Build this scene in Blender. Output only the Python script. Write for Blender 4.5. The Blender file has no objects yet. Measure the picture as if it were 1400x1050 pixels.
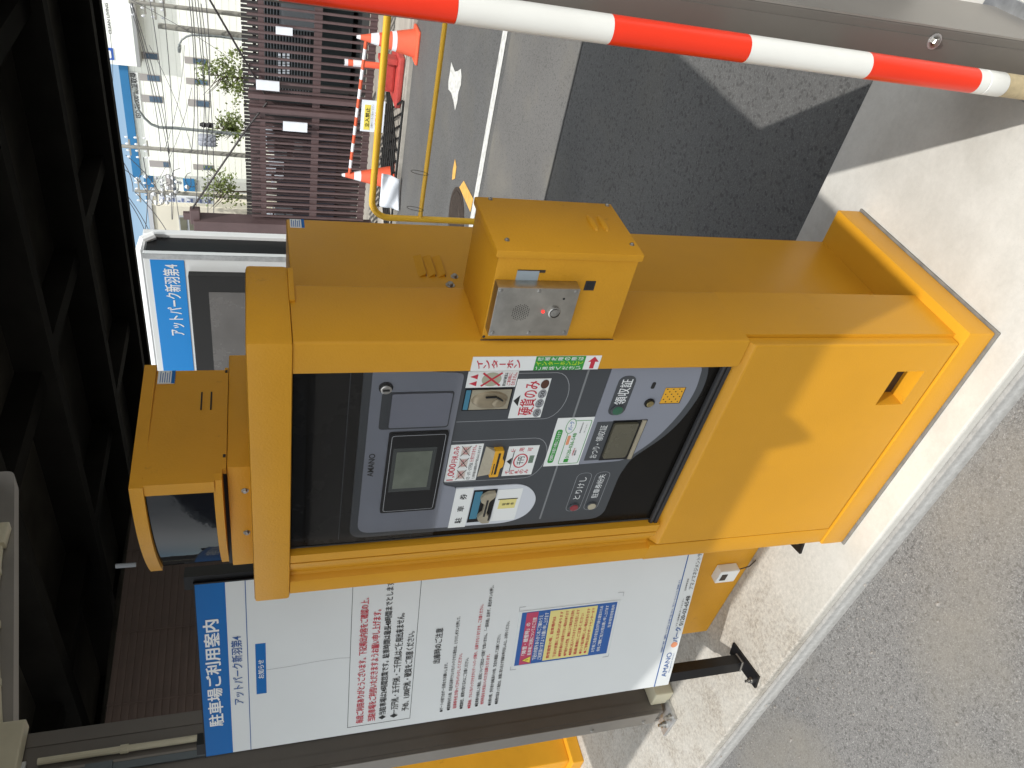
import bpy, bmesh, math, random
from mathutils import Vector, Matrix
R = random.Random(7)
rad = math.radians
scn = bpy.context.scene
COL = scn.collection

# ------------------------------------------------------------------ camera, sky, sun, exposure
YAW, PITCH, ROLL = rad(41.875), rad(17.851), rad(-1.2517)
FPX = 1068.1
F = Vector((-math.sin(YAW)*math.cos(PITCH), math.cos(YAW)*math.cos(PITCH), -math.sin(PITCH)))
R0 = Vector((math.cos(YAW), math.sin(YAW), 0))
U0 = R0.cross(F)
RR = R0*math.cos(ROLL) + U0*math.sin(ROLL)
UU = U0*math.cos(ROLL) - R0*math.sin(ROLL)
CAM = Vector((0, 0, 1.5))
cd = bpy.data.cameras.new('camera'); cam = bpy.data.objects.new('camera', cd); COL.objects.link(cam)
cd.sensor_fit = 'HORIZONTAL'; cd.sensor_width = 36; cd.lens = FPX/1400*36
cd.clip_start = 0.02; cd.clip_end = 1000
M = Matrix((( -UU.x, RR.x, -F.x, CAM.x), (-UU.y, RR.y, -F.y, CAM.y), (-UU.z, RR.z, -F.z, CAM.z), (0, 0, 0, 1)))
cam.matrix_world = M      # the phone was held upright: the picture lies on its side
scn.camera = cam

SUN_EL = rad(59.7); SUN_AZ = math.atan2(0.616, -0.788)      # towards the sun, from +Y clockwise
w = bpy.data.worlds.new('World'); scn.world = w; w.use_nodes = True
nt = w.node_tree; bg = nt.nodes['Background']
sky = nt.nodes.new('ShaderNodeTexSky'); sky.sky_type = 'NISHITA'; sky.sun_disc = False
sky.sun_elevation = SUN_EL; sky.sun_rotation = SUN_AZ; sky.air_density = 1.0; sky.dust_density = 0.5; sky.ozone_density = 1.2; sky.altitude = 600
# added unseen southern cloud, bright fill for shaded faces; clear blue to the north
wtc = nt.nodes.new('ShaderNodeTexCoord'); wsp = nt.nodes.new('ShaderNodeSeparateXYZ'); nt.links.new(wtc.outputs['Generated'], wsp.inputs[0])
wmr = nt.nodes.new('ShaderNodeMapRange'); wmr.interpolation_type = 'SMOOTHSTEP'; wmr.inputs[1].default_value = .5; wmr.inputs[2].default_value = 0.0
wma = nt.nodes.new('ShaderNodeMath'); wma.operation = 'MULTIPLY_ADD'; wma.inputs[1].default_value = -.45; nt.links.new(wsp.outputs[0], wma.inputs[0]); nt.links.new(wsp.outputs[1], wma.inputs[2]); nt.links.new(wma.outputs[0], wmr.inputs[0])
wno = nt.nodes.new('ShaderNodeTexNoise'); wno.inputs['Scale'].default_value = 2.5; wno.inputs['Detail'].default_value = 8; nt.links.new(wtc.outputs['Generated'], wno.inputs['Vector'])
wm2 = nt.nodes.new('ShaderNodeMapRange'); wm2.inputs[1].default_value = .3; wm2.inputs[2].default_value = .6; wm2.inputs[3].default_value = .55; wm2.inputs[4].default_value = 1
nt.links.new(wno.outputs['Fac'], wm2.inputs[0])
wml = nt.nodes.new('ShaderNodeMath'); wml.operation = 'MULTIPLY'; nt.links.new(wmr.outputs[0], wml.inputs[0]); nt.links.new(wm2.outputs[0], wml.inputs[1])
wmx = nt.nodes.new('ShaderNodeMix'); wmx.data_type = 'RGBA'; wmx.inputs[7].default_value = (15.2, 15.6, 15.7, 1)
nt.links.new(wml.outputs[0], wmx.inputs[0]); nt.links.new(sky.outputs[0], wmx.inputs[6]); nt.links.new(wmx.outputs[2], bg.inputs[0]); bg.inputs[1].default_value = 0.08
sl = bpy.data.lights.new('sun', 'SUN'); sl.energy = 2.35; sl.angle = rad(0.55); sl.color = (1, 0.96, 0.91)
so = bpy.data.objects.new('sun', sl); COL.objects.link(so)
sd = Vector((-0.616*math.cos(SUN_EL), 0.788*math.cos(SUN_EL), -math.sin(SUN_EL)))
so.rotation_euler = sd.to_track_quat('-Z', 'Y').to_euler(); so.location = (3, -4, 8)
scn.view_settings.view_transform = 'Standard'; scn.view_settings.look = 'None'
scn.view_settings.exposure = 0.54; scn.view_settings.gamma = 1
scn.cycles.max_bounces = 8; scn.cycles.diffuse_bounces = 5

def at(px, py, Y):                     # where the line of sight of a point of the photograph meets the plane y = Y
    d = F*FPX + RR*(525-py) + UU*(700-px)
    return CAM + d*((Y)/d.y)
def atz(px, py, z=0.0):
    d = F*FPX + RR*(525-py) + UU*(700-px)
    return CAM + d*((z-1.5)/d.z)
def atx(px, py, X):
    d = F*FPX + RR*(525-py) + UU*(700-px)
    return CAM + d*(X/d.x)

# ------------------------------------------------------------------ materials
MATS = {}
def mat(name, col, rough=0.5, metal=0.0, var=0.0, vs=6.0, bump=0.0, bs=80.0, coat=0.0, emit=None, es=0.0, dark=None, spots=0.0, spotcol=(.1,.06,.02), ss=9.0, spec=None):
    m = bpy.data.materials.new(name); m.use_nodes = True; n = m.node_tree.nodes; l = m.node_tree.links
    b = n['Principled BSDF']
    b.inputs['Base Color'].default_value = (*col, 1); b.inputs['Roughness'].default_value = rough; b.inputs['Metallic'].default_value = metal
    if coat: b.inputs['Coat Weight'].default_value = coat; b.inputs['Coat Roughness'].default_value = 0.04
    if spec is not None: b.inputs['Specular IOR Level'].default_value = spec
    tc = n.new('ShaderNodeTexCoord')
    out = None
    if var:
        t = n.new('ShaderNodeTexNoise'); t.inputs['Scale'].default_value = vs; t.inputs['Detail'].default_value = 7; t.inputs['Roughness'].default_value = .6
        l.new(tc.outputs['Object'], t.inputs['Vector'])
        mr = n.new('ShaderNodeMapRange'); mr.inputs[1].default_value = .3; mr.inputs[2].default_value = .7
        l.new(t.outputs['Fac'], mr.inputs[0])
        mx = n.new('ShaderNodeMix'); mx.data_type = 'RGBA'
        a = dark or tuple(c*(1-var) for c in col); c2 = tuple(min(1, c*(1+var*.6)) for c in col)
        mx.inputs[6].default_value = (*a, 1); mx.inputs[7].default_value = (*c2, 1)
        l.new(mr.outputs[0], mx.inputs[0]); out = mx.outputs[2]
        rr = n.new('ShaderNodeMapRange'); rr.inputs[3].default_value = max(.02, rough-.07); rr.inputs[4].default_value = min(1, rough+.1)
        l.new(t.outputs['Fac'], rr.inputs[0]); l.new(rr.outputs[0], b.inputs['Roughness'])
    if spots:
        t = n.new('ShaderNodeTexNoise'); t.inputs['Scale'].default_value = ss; t.inputs['Detail'].default_value = 10; t.inputs['Roughness'].default_value = .72
        l.new(tc.outputs['Object'], t.inputs['Vector'])
        mr = n.new('ShaderNodeMapRange'); mr.inputs[1].default_value = .62; mr.inputs[2].default_value = .78; mr.inputs[4].default_value = spots
        l.new(t.outputs['Fac'], mr.inputs[0])
        mx = n.new('ShaderNodeMix'); mx.data_type = 'RGBA'; mx.inputs[6].default_value = (*col, 1); mx.inputs[7].default_value = (*spotcol, 1)
        if out: l.new(out, mx.inputs[6])
        l.new(mr.outputs[0], mx.inputs[0]); out = mx.outputs[2]
    if out: l.new(out, b.inputs['Base Color'])
    if bump:
        t = n.new('ShaderNodeTexNoise'); t.inputs['Scale'].default_value = bs; t.inputs['Detail'].default_value = 4
        l.new(tc.outputs['Object'], t.inputs['Vector'])
        bp = n.new('ShaderNodeBump'); bp.inputs['Strength'].default_value = bump; bp.inputs['Distance'].default_value = .002
        l.new(t.outputs['Fac'], bp.inputs['Height']); l.new(bp.outputs[0], b.inputs['Normal'])
    if emit: b.inputs['Emission Color'].default_value = (*emit, 1); b.inputs['Emission Strength'].default_value = es
    MATS[name] = m
    return m

def asphalt_mat(name, base, contrast, dust=0.0, scale=1.0):
    m = bpy.data.materials.new(name); m.use_nodes = True; n = m.node_tree.nodes; l = m.node_tree.links
    b = n['Principled BSDF']; b.inputs['Roughness'].default_value = .85
    g = n.new('ShaderNodeNewGeometry')
    v = n.new('ShaderNodeTexVoronoi'); v.inputs['Scale'].default_value = 330*scale; l.new(g.outputs['Position'], v.inputs['Vector'])
    v2 = n.new('ShaderNodeTexVoronoi'); v2.inputs['Scale'].default_value = 120*scale; l.new(g.outputs['Position'], v2.inputs['Vector'])
    sp = n.new('ShaderNodeSeparateColor'); l.new(v.outputs['Color'], sp.inputs[0])
    sp2 = n.new('ShaderNodeSeparateColor'); l.new(v2.outputs['Color'], sp2.inputs[0])
    cr = n.new('ShaderNodeValToRGB'); e = cr.color_ramp.elements
    e[0].position = 0; e[0].color = (*[c*(1-contrast) for c in base], 1)
    e[1].position = 1; e[1].color = (*[min(1, c*(1+contrast*1.9)) for c in base], 1)
    k = e.new(.5); k.color = (*base, 1); k = e.new(.9); k.color = (*[c*(1+contrast*.5) for c in base], 1)
    l.new(sp.outputs[0], cr.inputs[0])
    mx = n.new('ShaderNodeMix'); mx.data_type = 'RGBA'; mx.blend_type = 'MULTIPLY'
    mr = n.new('ShaderNodeMapRange'); mr.inputs[1].default_value = .86; mr.inputs[2].default_value = .9; mr.inputs[4].default_value = .55
    l.new(sp2.outputs[1], mr.inputs[0]); l.new(mr.outputs[0], mx.inputs[0])
    l.new(cr.outputs[0], mx.inputs[6]); mx.inputs[7].default_value = (.45, .44, .43, 1)
    # large patches and dust
    t = n.new('ShaderNodeTexNoise'); t.inputs['Scale'].default_value = 2.2; t.inputs['Detail'].default_value = 6; l.new(g.outputs['Position'], t.inputs['Vector'])
    m2 = n.new('ShaderNodeMapRange'); m2.inputs[1].default_value = .5; m2.inputs[2].default_value = .68; m2.inputs[4].default_value = dust
    l.new(t.outputs['Fac'], m2.inputs[0])
    mx2 = n.new('ShaderNodeMix'); mx2.data_type = 'RGBA'; mx2.inputs[7].default_value = (base[0]*1.35, base[1]*1.28, base[2]*1.12, 1)
    l.new(m2.outputs[0], mx2.inputs[0]); l.new(mx.outputs[2], mx2.inputs[6])
    t3 = n.new('ShaderNodeTexNoise'); t3.inputs['Scale'].default_value = .9; t3.inputs['Detail'].default_value = 5; l.new(g.outputs['Position'], t3.inputs['Vector'])
    m3 = n.new('ShaderNodeMapRange'); m3.inputs[1].default_value = .3; m3.inputs[2].default_value = .7; m3.inputs[3].default_value = .84; m3.inputs[4].default_value = 1.12
    l.new(t3.outputs['Fac'], m3.inputs[0])
    mul = n.new('ShaderNodeVectorMath'); mul.operation = 'SCALE'; l.new(mx2.outputs[2], mul.inputs[0]); l.new(m3.outputs[0], mul.inputs['Scale'])
    l.new(mul.outputs[0], b.inputs['Base Color'])
    bp = n.new('ShaderNodeBump'); bp.inputs['Strength'].default_value = .35; bp.inputs['Distance'].default_value = .0015
    l.new(sp.outputs[1], bp.inputs['Height']); l.new(bp.outputs[0], b.inputs['Normal'])
    MATS[name] = m; return m

def concrete_mat(name, base, stain):
    m = bpy.data.materials.new(name); m.use_nodes = True; n = m.node_tree.nodes; l = m.node_tree.links
    b = n['Principled BSDF']; b.inputs['Roughness'].default_value = .8
    g = n.new('ShaderNodeNewGeometry')
    def noise(s, d, r=.6):
        t = n.new('ShaderNodeTexNoise'); t.inputs['Scale'].default_value = s; t.inputs['Detail'].default_value = d; t.inputs['Roughness'].default_value = r
        l.new(g.outputs['Position'], t.inputs['Vector']); return t
    a = noise(3.5, 8, .65); c = noise(70, 10, .85); p = noise(300, 2)
    cr = n.new('ShaderNodeValToRGB'); e = cr.color_ramp.elements
    e[0].position = .3; e[0].color = (*stain, 1); e[1].position = .62; e[1].color = (*base, 1)
    l.new(a.outputs['Fac'], cr.inputs[0])
    # the left end of the island is dirtier
    sx = n.new('ShaderNodeSeparateXYZ'); l.new(g.outputs['Position'], sx.inputs[0])
    mr = n.new('ShaderNodeMapRange'); mr.inputs[1].default_value = -1.55; mr.inputs[2].default_value = -1.9; mr.inputs[4].default_value = 1
    l.new(sx.outputs[0], mr.inputs[0])
    cr2 = n.new('ShaderNodeValToRGB'); e = cr2.color_ramp.elements
    e[0].position = .34; e[0].color = (.13, .115, .095, 1); e[1].position = .62; e[1].color = (.5, .465, .4, 1)
    l.new(c.outputs['Fac'], cr2.inputs[0])
    mx = n.new('ShaderNodeMix'); mx.data_type = 'RGBA'; ms = n.new('ShaderNodeMath'); ms.operation = 'MULTIPLY'; q5 = noise(7, 7, .7); q6 = n.new('ShaderNodeMapRange'); q6.inputs[1].default_value = .35; q6.inputs[2].default_value = .62; q6.inputs[3].default_value = .35; q6.inputs[4].default_value = .95; l.new(q5.outputs['Fac'], q6.inputs[0]); l.new(q6.outputs[0], ms.inputs[1])
    l.new(mr.outputs[0], ms.inputs[0]); l.new(ms.outputs[0], mx.inputs[0]); l.new(cr.outputs[0], mx.inputs[6]); l.new(cr2.outputs[0], mx.inputs[7])
    mp = n.new('ShaderNodeMapRange'); mp.inputs[1].default_value = .68; mp.inputs[2].default_value = .74; mp.inputs[4].default_value = .35
    l.new(p.outputs['Fac'], mp.inputs[0])
    mc = n.new('ShaderNodeMapRange'); mc.inputs[1].default_value = .3; mc.inputs[2].default_value = .7; mc.inputs[3].default_value = .9; mc.inputs[4].default_value = 1.06
    l.new(c.outputs['Fac'], mc.inputs[0])
    mul = n.new('ShaderNodeVectorMath'); mul.operation = 'SCALE'; l.new(mx.outputs[2], mul.inputs[0]); l.new(mc.outputs[0], mul.inputs['Scale'])
    mx3 = n.new('ShaderNodeMix'); mx3.data_type = 'RGBA'; mx3.inputs[7].default_value = (.2, .18, .15, 1)
    l.new(mp.outputs[0], mx3.inputs[0]); l.new(mul.outputs[0], mx3.inputs[6]); l.new(mx3.outputs[2], b.inputs['Base Color'])
    bp = n.new('ShaderNodeBump'); bp.inputs['Strength'].default_value = .25; bp.inputs['Distance'].default_value = .0015
    l.new(c.outputs['Fac'], bp.inputs['Height']); l.new(bp.outputs[0], b.inputs['Normal'])
    MATS[name] = m; return m

YEL = mat('yellow_paint', (.625, .30, .019), .38, spec=.3, var=.07, vs=3, bump=.25, bs=260, spots=.3, spotcol=(.34, .15, .02), ss=5)
YEL2 = mat('yellow_paint_worn', (.64, .306, .018), .45, spec=.3, var=.09, vs=4, bump=.35, bs=220, spots=.7, spotcol=(.22, .1, .02), ss=18)
HOOPY = mat('hoop_yellow', (.86, .5, .04), .35, var=.06)
CONC = concrete_mat('concrete', (.60, .59, .55), (.46, .45, .41))
ASPH = asphalt_mat('asphalt_front', (.172, .17, .165), .38, dust=.6, scale=1.25)
ROADM = asphalt_mat('asphalt_road', (.112, .112, .109), .22, dust=.3, scale=.8)
PAVE = mat('pavement', (.42, .39, .34), .85, var=.25, vs=3, bump=.4)
GREYM = mat('mortar', (.2, .19, .17), .9, var=.3, vs=30)
STEEL = mat('brushed_steel', (.5, .48, .44), .34, 1.0, var=.22, vs=22, spots=.5, spotcol=(.2, .19, .17), ss=14)
GALV = mat('galvanised', (.55, .56, .56), .4, .8, var=.2, vs=40)
CHROME = mat('bolt_metal', (.42, .41, .39), .3, 1.0, var=.3, vs=60)
BLK = mat('black_paint', (.008, .008, .009), .35, spec=.3, var=.3, vs=8)
BLKM = mat('black_matte', (.01, .01, .01), .6)
RUB = mat('rubber', (.02, .02, .022), .5)
BRN = mat('brown_aluminium', (.14, .127, .112), .42, .2, var=.1, vs=5)
BRNL = mat('brown_aluminium_light', (.27, .25, .225), .4, .4, var=.12, vs=5)
CREAM = mat('cream_plastic', (.62, .58, .43), .45, var=.08, vs=8)
WHT = mat('board_white', (.71, .74, .745), .3, var=.03, vs=3, coat=.2)
WHTS = mat('sticker_white', (.78, .8, .79), .35, var=.02)
BLU = mat('sign_blue', (.003, .13, .42), .4, spec=.25)
BLUL = mat('pylon_blue', (.0, .22, .62), .35)
DBLU = mat('ink_blue', (.008, .08, .30), .5)
RED = mat('ink_red', (.52, .025, .05), .45)
INK = mat('ink_black', (.015, .015, .015), .5)
INKW = mat('ink_white', (.78, .8, .8), .5)
GRN = mat('ink_green', (.03, .3, .04), .4)
YLW = mat('ink_yellow', (.8, .66, .1), .5)
PALEY = mat('paper_yellow', (.75, .66, .25), .5, var=.03)
ORG = mat('ink_orange', (.75, .3, .16), .5)
PBLK = mat('panel_black', (.009, .008, .007), .25, spec=.12, var=.3, vs=4)
PDG = mat('panel_dark_grey', (.062, .068, .076), .3, spec=.35, var=.08, vs=5)
PLG = mat('panel_light_grey', (.24, .255, .30), .3, spec=.4, var=.06, vs=4)
PMG = mat('panel_lid_grey', (.23, .24, .29), .3, coat=.3, var=.05)
GREYI = mat('ink_grey', (.34, .35, .37), .5)
LCD = mat('lcd', (.12, .135, .11), .15, spec=.4, var=.3, vs=12)
BEI = mat('slot_beige', (.36, .32, .235), .45, var=.2, vs=30)
TEAL = mat('slot_blue', (.05, .2, .3), .4)
ORP = mat('orange_plastic', (.75, .38, .02), .4)
BTG = mat('button_green', (.02, .11, .06), .3, coat=.5)
BTR = mat('button_red', (.24, .02, .03), .3, coat=.5)
BTI = mat('button_ivory', (.42, .38, .28), .3, coat=.4)
OLIV = mat('tray_lid', (.095, .088, .058), .25, coat=.4, var=.15, vs=8)
POLW = mat('pole_white', (.72, .72, .68), .3, var=.04, vs=6, spots=.25, spotcol=(.4, .34, .2), ss=9)
POLR = mat('pole_red', (.76, .035, .01), .28, var=.05)
POLB = mat('pole_beige', (.42, .34, .2), .6, var=.2, vs=80)
LEDR = mat('led_red', (.8, .05, .04), .3, emit=(1, .04, .03), es=.8)
GLS = mat('dark_glass', (.007, .008, .011), .05, spec=.16, bump=.25, bs=12)
FEN = mat('fence_brown', (.115, .075, .075), .55, var=.18, vs=5)
FEND = mat('fence_dark', (.03, .025, .025), .6)
CONE = mat('cone_orange', (.8, .13, .06), .5, var=.1, vs=9)
CONEW = mat('cone_white', (.8, .82, .85), .4)
CONP = mat('red_plastic', (.5, .07, .06), .5, var=.2, vs=12)
SHEET = mat('sheet_white', (.78, .82, .88), .35, var=.06, vs=8)
PAINT = mat('road_white', (.62, .62, .59), .8, var=.3, vs=25, spots=1.0, spotcol=(.2, .2, .19), ss=28)
PAINTY = mat('road_yellow', (.7, .4, .1), .8, var=.2, vs=25, spots=.8, spotcol=(.25, .24, .2), ss=30)
IRON = mat('cast_iron', (.07, .055, .045), .6, .3, var=.4, vs=60, bump=.8, bs=90)
POLE = mat('pole_concrete', (.36, .35, .31), .8, var=.2, vs=3)
LAMPM = mat('lamp_pole', (.3, .33, .33), .5, .3)
WIRE = mat('wire', (.1, .1, .11), .6)
BW = mat('factory_wall', (.87, .89, .83), .7, var=.03, vs=.4)
BBLU = mat('fascia_blue', (.035, .17, .36), .6, spec=.2, var=.08, vs=.5)
BSOF = mat('soffit_grey', (.3, .31, .31), .8)
WING = mat('window_glass', (.09, .14, .2), .2, spec=.3, var=.3, vs=.7)
WINF = mat('window_grey', (.33, .31, .3), .6)
BCRM = mat('cream_wall', (.76, .72, .60), .8, var=.05, vs=.7)
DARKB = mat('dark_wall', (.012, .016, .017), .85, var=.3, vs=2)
BLIND = mat('blind_grey', (.12, .13, .14), .7)
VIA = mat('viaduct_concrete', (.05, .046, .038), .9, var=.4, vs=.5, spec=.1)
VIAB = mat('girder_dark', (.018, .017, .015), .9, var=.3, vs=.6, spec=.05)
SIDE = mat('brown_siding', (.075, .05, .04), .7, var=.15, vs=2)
LEAF = mat('foliage', (.17, .22, .05), .6, var=.5, vs=3)
BARK = mat('bark', (.1, .075, .05), .9, var=.3, vs=12)
PEB = mat('pebble', (.27, .255, .235), .85, var=.4, vs=60)
LEAFD = mat('dead_leaf', (.3, .16, .07), .8, var=.4, vs=80)
ROOFM = mat('roof_sheet', (.3, .29, .27), .6, var=.1, vs=3)
DIRTM = mat('ground', (.2, .19, .17), .95, var=.3, vs=1.5)

# ------------------------------------------------------------------ mesh helpers
class MB:
    def __init__(s): s.v = []; s.f = []
    def add(s, vs, fs):
        o = len(s.v); s.v += [tuple(v) for v in vs]; s.f += [tuple(i+o for i in f) for f in fs]; return s
    def box(s, x0, x1, y0, y1, z0, z1, b=0, X=None):
        x0, x1 = sorted((x0, x1)); y0, y1 = sorted((y0, y1)); z0, z1 = sorted((z0, z1))
        if not b:
            vs = [(x, y, z) for x in (x0, x1) for y in (y0, y1) for z in (z0, z1)]
            fs = [(0,1,3,2),(4,6,7,5),(0,4,5,1),(2,3,7,6),(0,2,6,4),(1,5,7,3)]
        else:
            bm = bmesh.new(); bmesh.ops.create_cube(bm, size=1)
            for v in bm.verts: v.co = ((x0+x1)/2+v.co.x*(x1-x0), (y0+y1)/2+v.co.y*(y1-y0), (z0+z1)/2+v.co.z*(z1-z0))
            bmesh.ops.bevel(bm, geom=bm.edges[:], offset=b, segments=2, affect='EDGES', profile=.6)
            bm.verts.index_update(); vs = [v.co[:] for v in bm.verts]; fs = [[v.index for v in f.verts] for f in bm.faces]; bm.free()
        if X: vs = [X @ Vector(v) for v in vs]
        return s.add(vs, fs)
    def prism(s, poly, fn, d0, d1, holes=None):
        """poly: 2d points; fn(u, v, d) -> point; extruded from d0 to d1"""
        n = len(poly); vs = [fn(u, v, d0) for u, v in poly] + [fn(u, v, d1) for u, v in poly]
        fs = [tuple(range(n))[::-1], tuple(range(n, 2*n))] + [(i, (i+1) % n, (i+1) % n+n, i+n) for i in range(n)]
        return s.add(vs, fs)
    def tube(s, pts, r, seg=10, r2=None, cap=True):
        pts = [Vector(p) for p in pts]; n = len(pts); vs = []; fs = []
        up = None
        for i, p in enumerate(pts):
            t = (pts[min(i+1, n-1)] - pts[max(i-1, 0)]).normalized()
            if up is None: up = Vector((0, 0, 1)) if abs(t.z) < .9 else Vector((1, 0, 0))
            a = t.cross(up).normalized(); b = a.cross(t).normalized(); up = b
            rr = r if r2 is None else r+(r2-r)*i/(n-1)
            for k in range(seg):
                q = 2*math.pi*k/seg; vs.append(p + a*math.cos(q)*rr + b*math.sin(q)*rr)
        for i in range(n-1):
            for k in range(seg): fs.append((i*seg+k, i*seg+(k+1) % seg, (i+1)*seg+(k+1) % seg, (i+1)*seg+k))
        if cap: fs += [tuple(range(seg))[::-1], tuple(range((n-1)*seg, n*seg))]
        return s.add(vs, fs)
    def lathe(s, c, prof, seg=20, axis=(0, 0, 1)):
        ax = Vector(axis).normalized(); u = ax.orthogonal().normalized(); w_ = ax.cross(u); vs = []; fs = []; c = Vector(c)
        for r, h in prof:
            for k in range(seg):
                q = 2*math.pi*k/seg; vs.append(c + ax*h + u*math.cos(q)*r + w_*math.sin(q)*r)
        for i in range(len(prof)-1):
            for k in range(seg): fs.append((i*seg+k, i*seg+(k+1) % seg, (i+1)*seg+(k+1) % seg, (i+1)*seg+k))
        fs += [tuple(range(seg))[::-1], tuple(range((len(prof)-1)*seg, len(prof)*seg))]
        return s.add(vs, fs)
    def quad(s, a, b, c, d): return s.add([a, b, c, d], [(0, 1, 2, 3)])

def mesh_obj(name, mb, m, smooth=False):
    me = bpy.data.meshes.new(name); me.from_pydata([tuple(v) for v in mb.v], [], mb.f); me.validate(); me.materials.append(m)
    bm = bmesh.new(); bm.from_mesh(me); bmesh.ops.recalc_face_normals(bm, faces=bm.faces)
    if smooth:
        for f in bm.faces: f.smooth = True
        for e in bm.edges:
            if len(e.link_faces) == 2 and e.calc_face_angle(0) > rad(35): e.smooth = False
    bm.to_mesh(me); bm.free()
    o = bpy.data.objects.new(name, me); COL.objects.link(o); return o

def thing(name, label, cat, loc=(0, 0, 0), group=None):
    o = bpy.data.objects.new(name, None); COL.objects.link(o); o.location = loc; o.empty_display_size = .1
    o['label'] = label; o['category'] = cat
    if group: o['group'] = group
    return o
WL = {}
def part(name, mb, m, parent, label=None, smooth=False):
    """mb in world coordinates"""
    o = mesh_obj(name, mb, m, smooth)
    base = parent
    while base.parent: base = base.parent
    off = Vector(base.location)
    if not off.length == 0:
        for v in o.data.vertices: v.co -= off
    o.parent = parent
    if label: o['label'] = label
    return o
def tag(o, label, cat, group=None):
    o['label'] = label; o['category'] = cat
    if group: o['group'] = group
    return o
def struct(name, mb, m, kind='structure', label=None):
    o = mesh_obj(name, mb, m); o['kind'] = kind
    if label: o['label'] = label; o['category'] = name.replace('_', ' ')
    return o
def single(name, mb, m, label, cat, group=None, smooth=False):
    return tag(mesh_obj(name, mb, m, smooth), label, cat, group)
def copy_tree(o, parent=None):
    c = o.copy(); COL.objects.link(c)
    if parent: c.parent = parent
    for ch in list(o.children): copy_tree(ch, c)
    return c

# flat frames: point = O + U*u + V*v + N*lift
class Fr:
    def __init__(s, O, U, V, N): s.O, s.U, s.V, s.N = Vector(O), Vector(U), Vector(V), Vector(N)
    def __call__(s, u, v, d=0): return s.O + s.U*u + s.V*v + s.N*d
TXC = {}
def glyphs(txt, bold):
    k = (txt, bold)
    if k in TXC: return TXC[k]
    cu = bpy.data.curves.new('t', 'FONT'); cu.body = txt; cu.size = 1; cu.fill_mode = 'FRONT'; cu.offset = bold; cu.resolution_u = 3 if len(txt) < 12 else 2
    ob = bpy.data.objects.new('t', cu); me = bpy.data.meshes.new_from_object(ob)
    vs = [v.co.copy() for v in me.vertices]; fs = [tuple(p.vertices) for p in me.polygons]
    bpy.data.objects.remove(ob); bpy.data.curves.remove(cu); bpy.data.meshes.remove(me)
    TXC[k] = (vs, fs); return TXC[k]
def text(mb, fr, txt, u0, u1, v0, v1, lift, bold=.02, rot=0):
    """fit txt into the box u0..u1, v0..v1"""
    vs, fs = glyphs(txt, .018 if bold > .04 else min(bold, .008))
    if not vs: return
    if bold > .012:
        n_ch = max(1, len(txt)); sh = (u1-u0)/n_ch*min(bold, .03)*1.1
        text(mb, fr, txt, u0+sh, u1+sh*.0, v0, v1, lift+.00008, .008); u1 -= sh
    a = min(v.x for v in vs); b = max(v.x for v in vs); c = min(v.y for v in vs); d = max(v.y for v in vs)
    out = []
    for v in vs:
        p = (v.x-a)/(b-a+1e-9); q = (v.y-c)/(d-c+1e-9)
        out.append(fr(u0+(u1-u0)*p, v0+(v1-v0)*q, lift))
    mb.add(out, fs)
def vtext(mb, fr, txt, uc, wdt, v_top, v_bot, lift, bold=.03):
    n = len(txt); h = (v_top-v_bot)/n
    for i, ch in enumerate(txt):
        t = v_top-h*i
        if ch == 'ー': mb.prism([(uc-wdt*.06, t-h*.08), (uc+wdt*.06, t-h*.08), (uc+wdt*.06, t-h*.9), (uc-wdt*.06, t-h*.9)], fr, lift, lift+.0002)
        else: text(mb, fr, ch, uc-wdt/2, uc+wdt/2, t-h*.9, t-h*.08, lift, bold)
def rect(mb, fr, u0, u1, v0, v1, d0, d1): return mb.prism([(u0, v0), (u1, v0), (u1, v1), (u0, v1)], fr, d0, d1)
def rpoly(pts, n=6):
    """pts: (x, y, r) -> rounded polygon"""
    out = []; N = len(pts)
    for i in range(N):
        p = Vector(pts[i][:2]); r = pts[i][2]
        if r <= 0: out.append(tuple(p)); continue
        a = (Vector(pts[i-1][:2])-p); b = (Vector(pts[(i+1) % N][:2])-p)
        A = p + a.normalized()*min(r, a.length*.49); B = p + b.normalized()*min(r, b.length*.49)
        for k in range(n+1):
            t = k/n; out.append(tuple(A*(1-t)**2 + p*2*t*(1-t) + B*t*t))
    return out
def outline(mb, fr, poly, wd, d0, d1):
    n = len(poly)
    P = [Vector(p) for p in poly]
    inn = []
    c = sum(P, Vector((0, 0)))/n
    for i in range(n):
        t = (P[(i+1) % n]-P[i-1]); t = t.normalized() if t.length else Vector((1, 0)); nn = Vector((-t.y, t.x))
        if nn.dot(c-P[i]) < 0: nn = -nn
        inn.append(P[i]+nn*wd)
    for i in range(n):
        j = (i+1) % n
        mb.add([fr(*P[i], d1), fr(*P[j], d1), fr(*inn[j], d1), fr(*inn[i], d1)], [(0, 1, 2, 3)])
def ellipse(c, a, b, n=24): return [(c[0]+a*math.cos(2*math.pi*k/n), c[1]+b*math.sin(2*math.pi*k/n)) for k in range(n)]

# ------------------------------------------------------------------ the setting
g = MB(); g.add([(-300, -40, -.045), (300, -40, -.045), (300, .9, -.045), (-300, .9, -.045)], [(0, 1, 2, 3)])
struct('driveway_ground', g, ASPH)
g = MB(); g.box(-9, 4, .928, 1.7, -.3, 0, .006)
struct('concrete_island_pavement', g, CONC)
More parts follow.
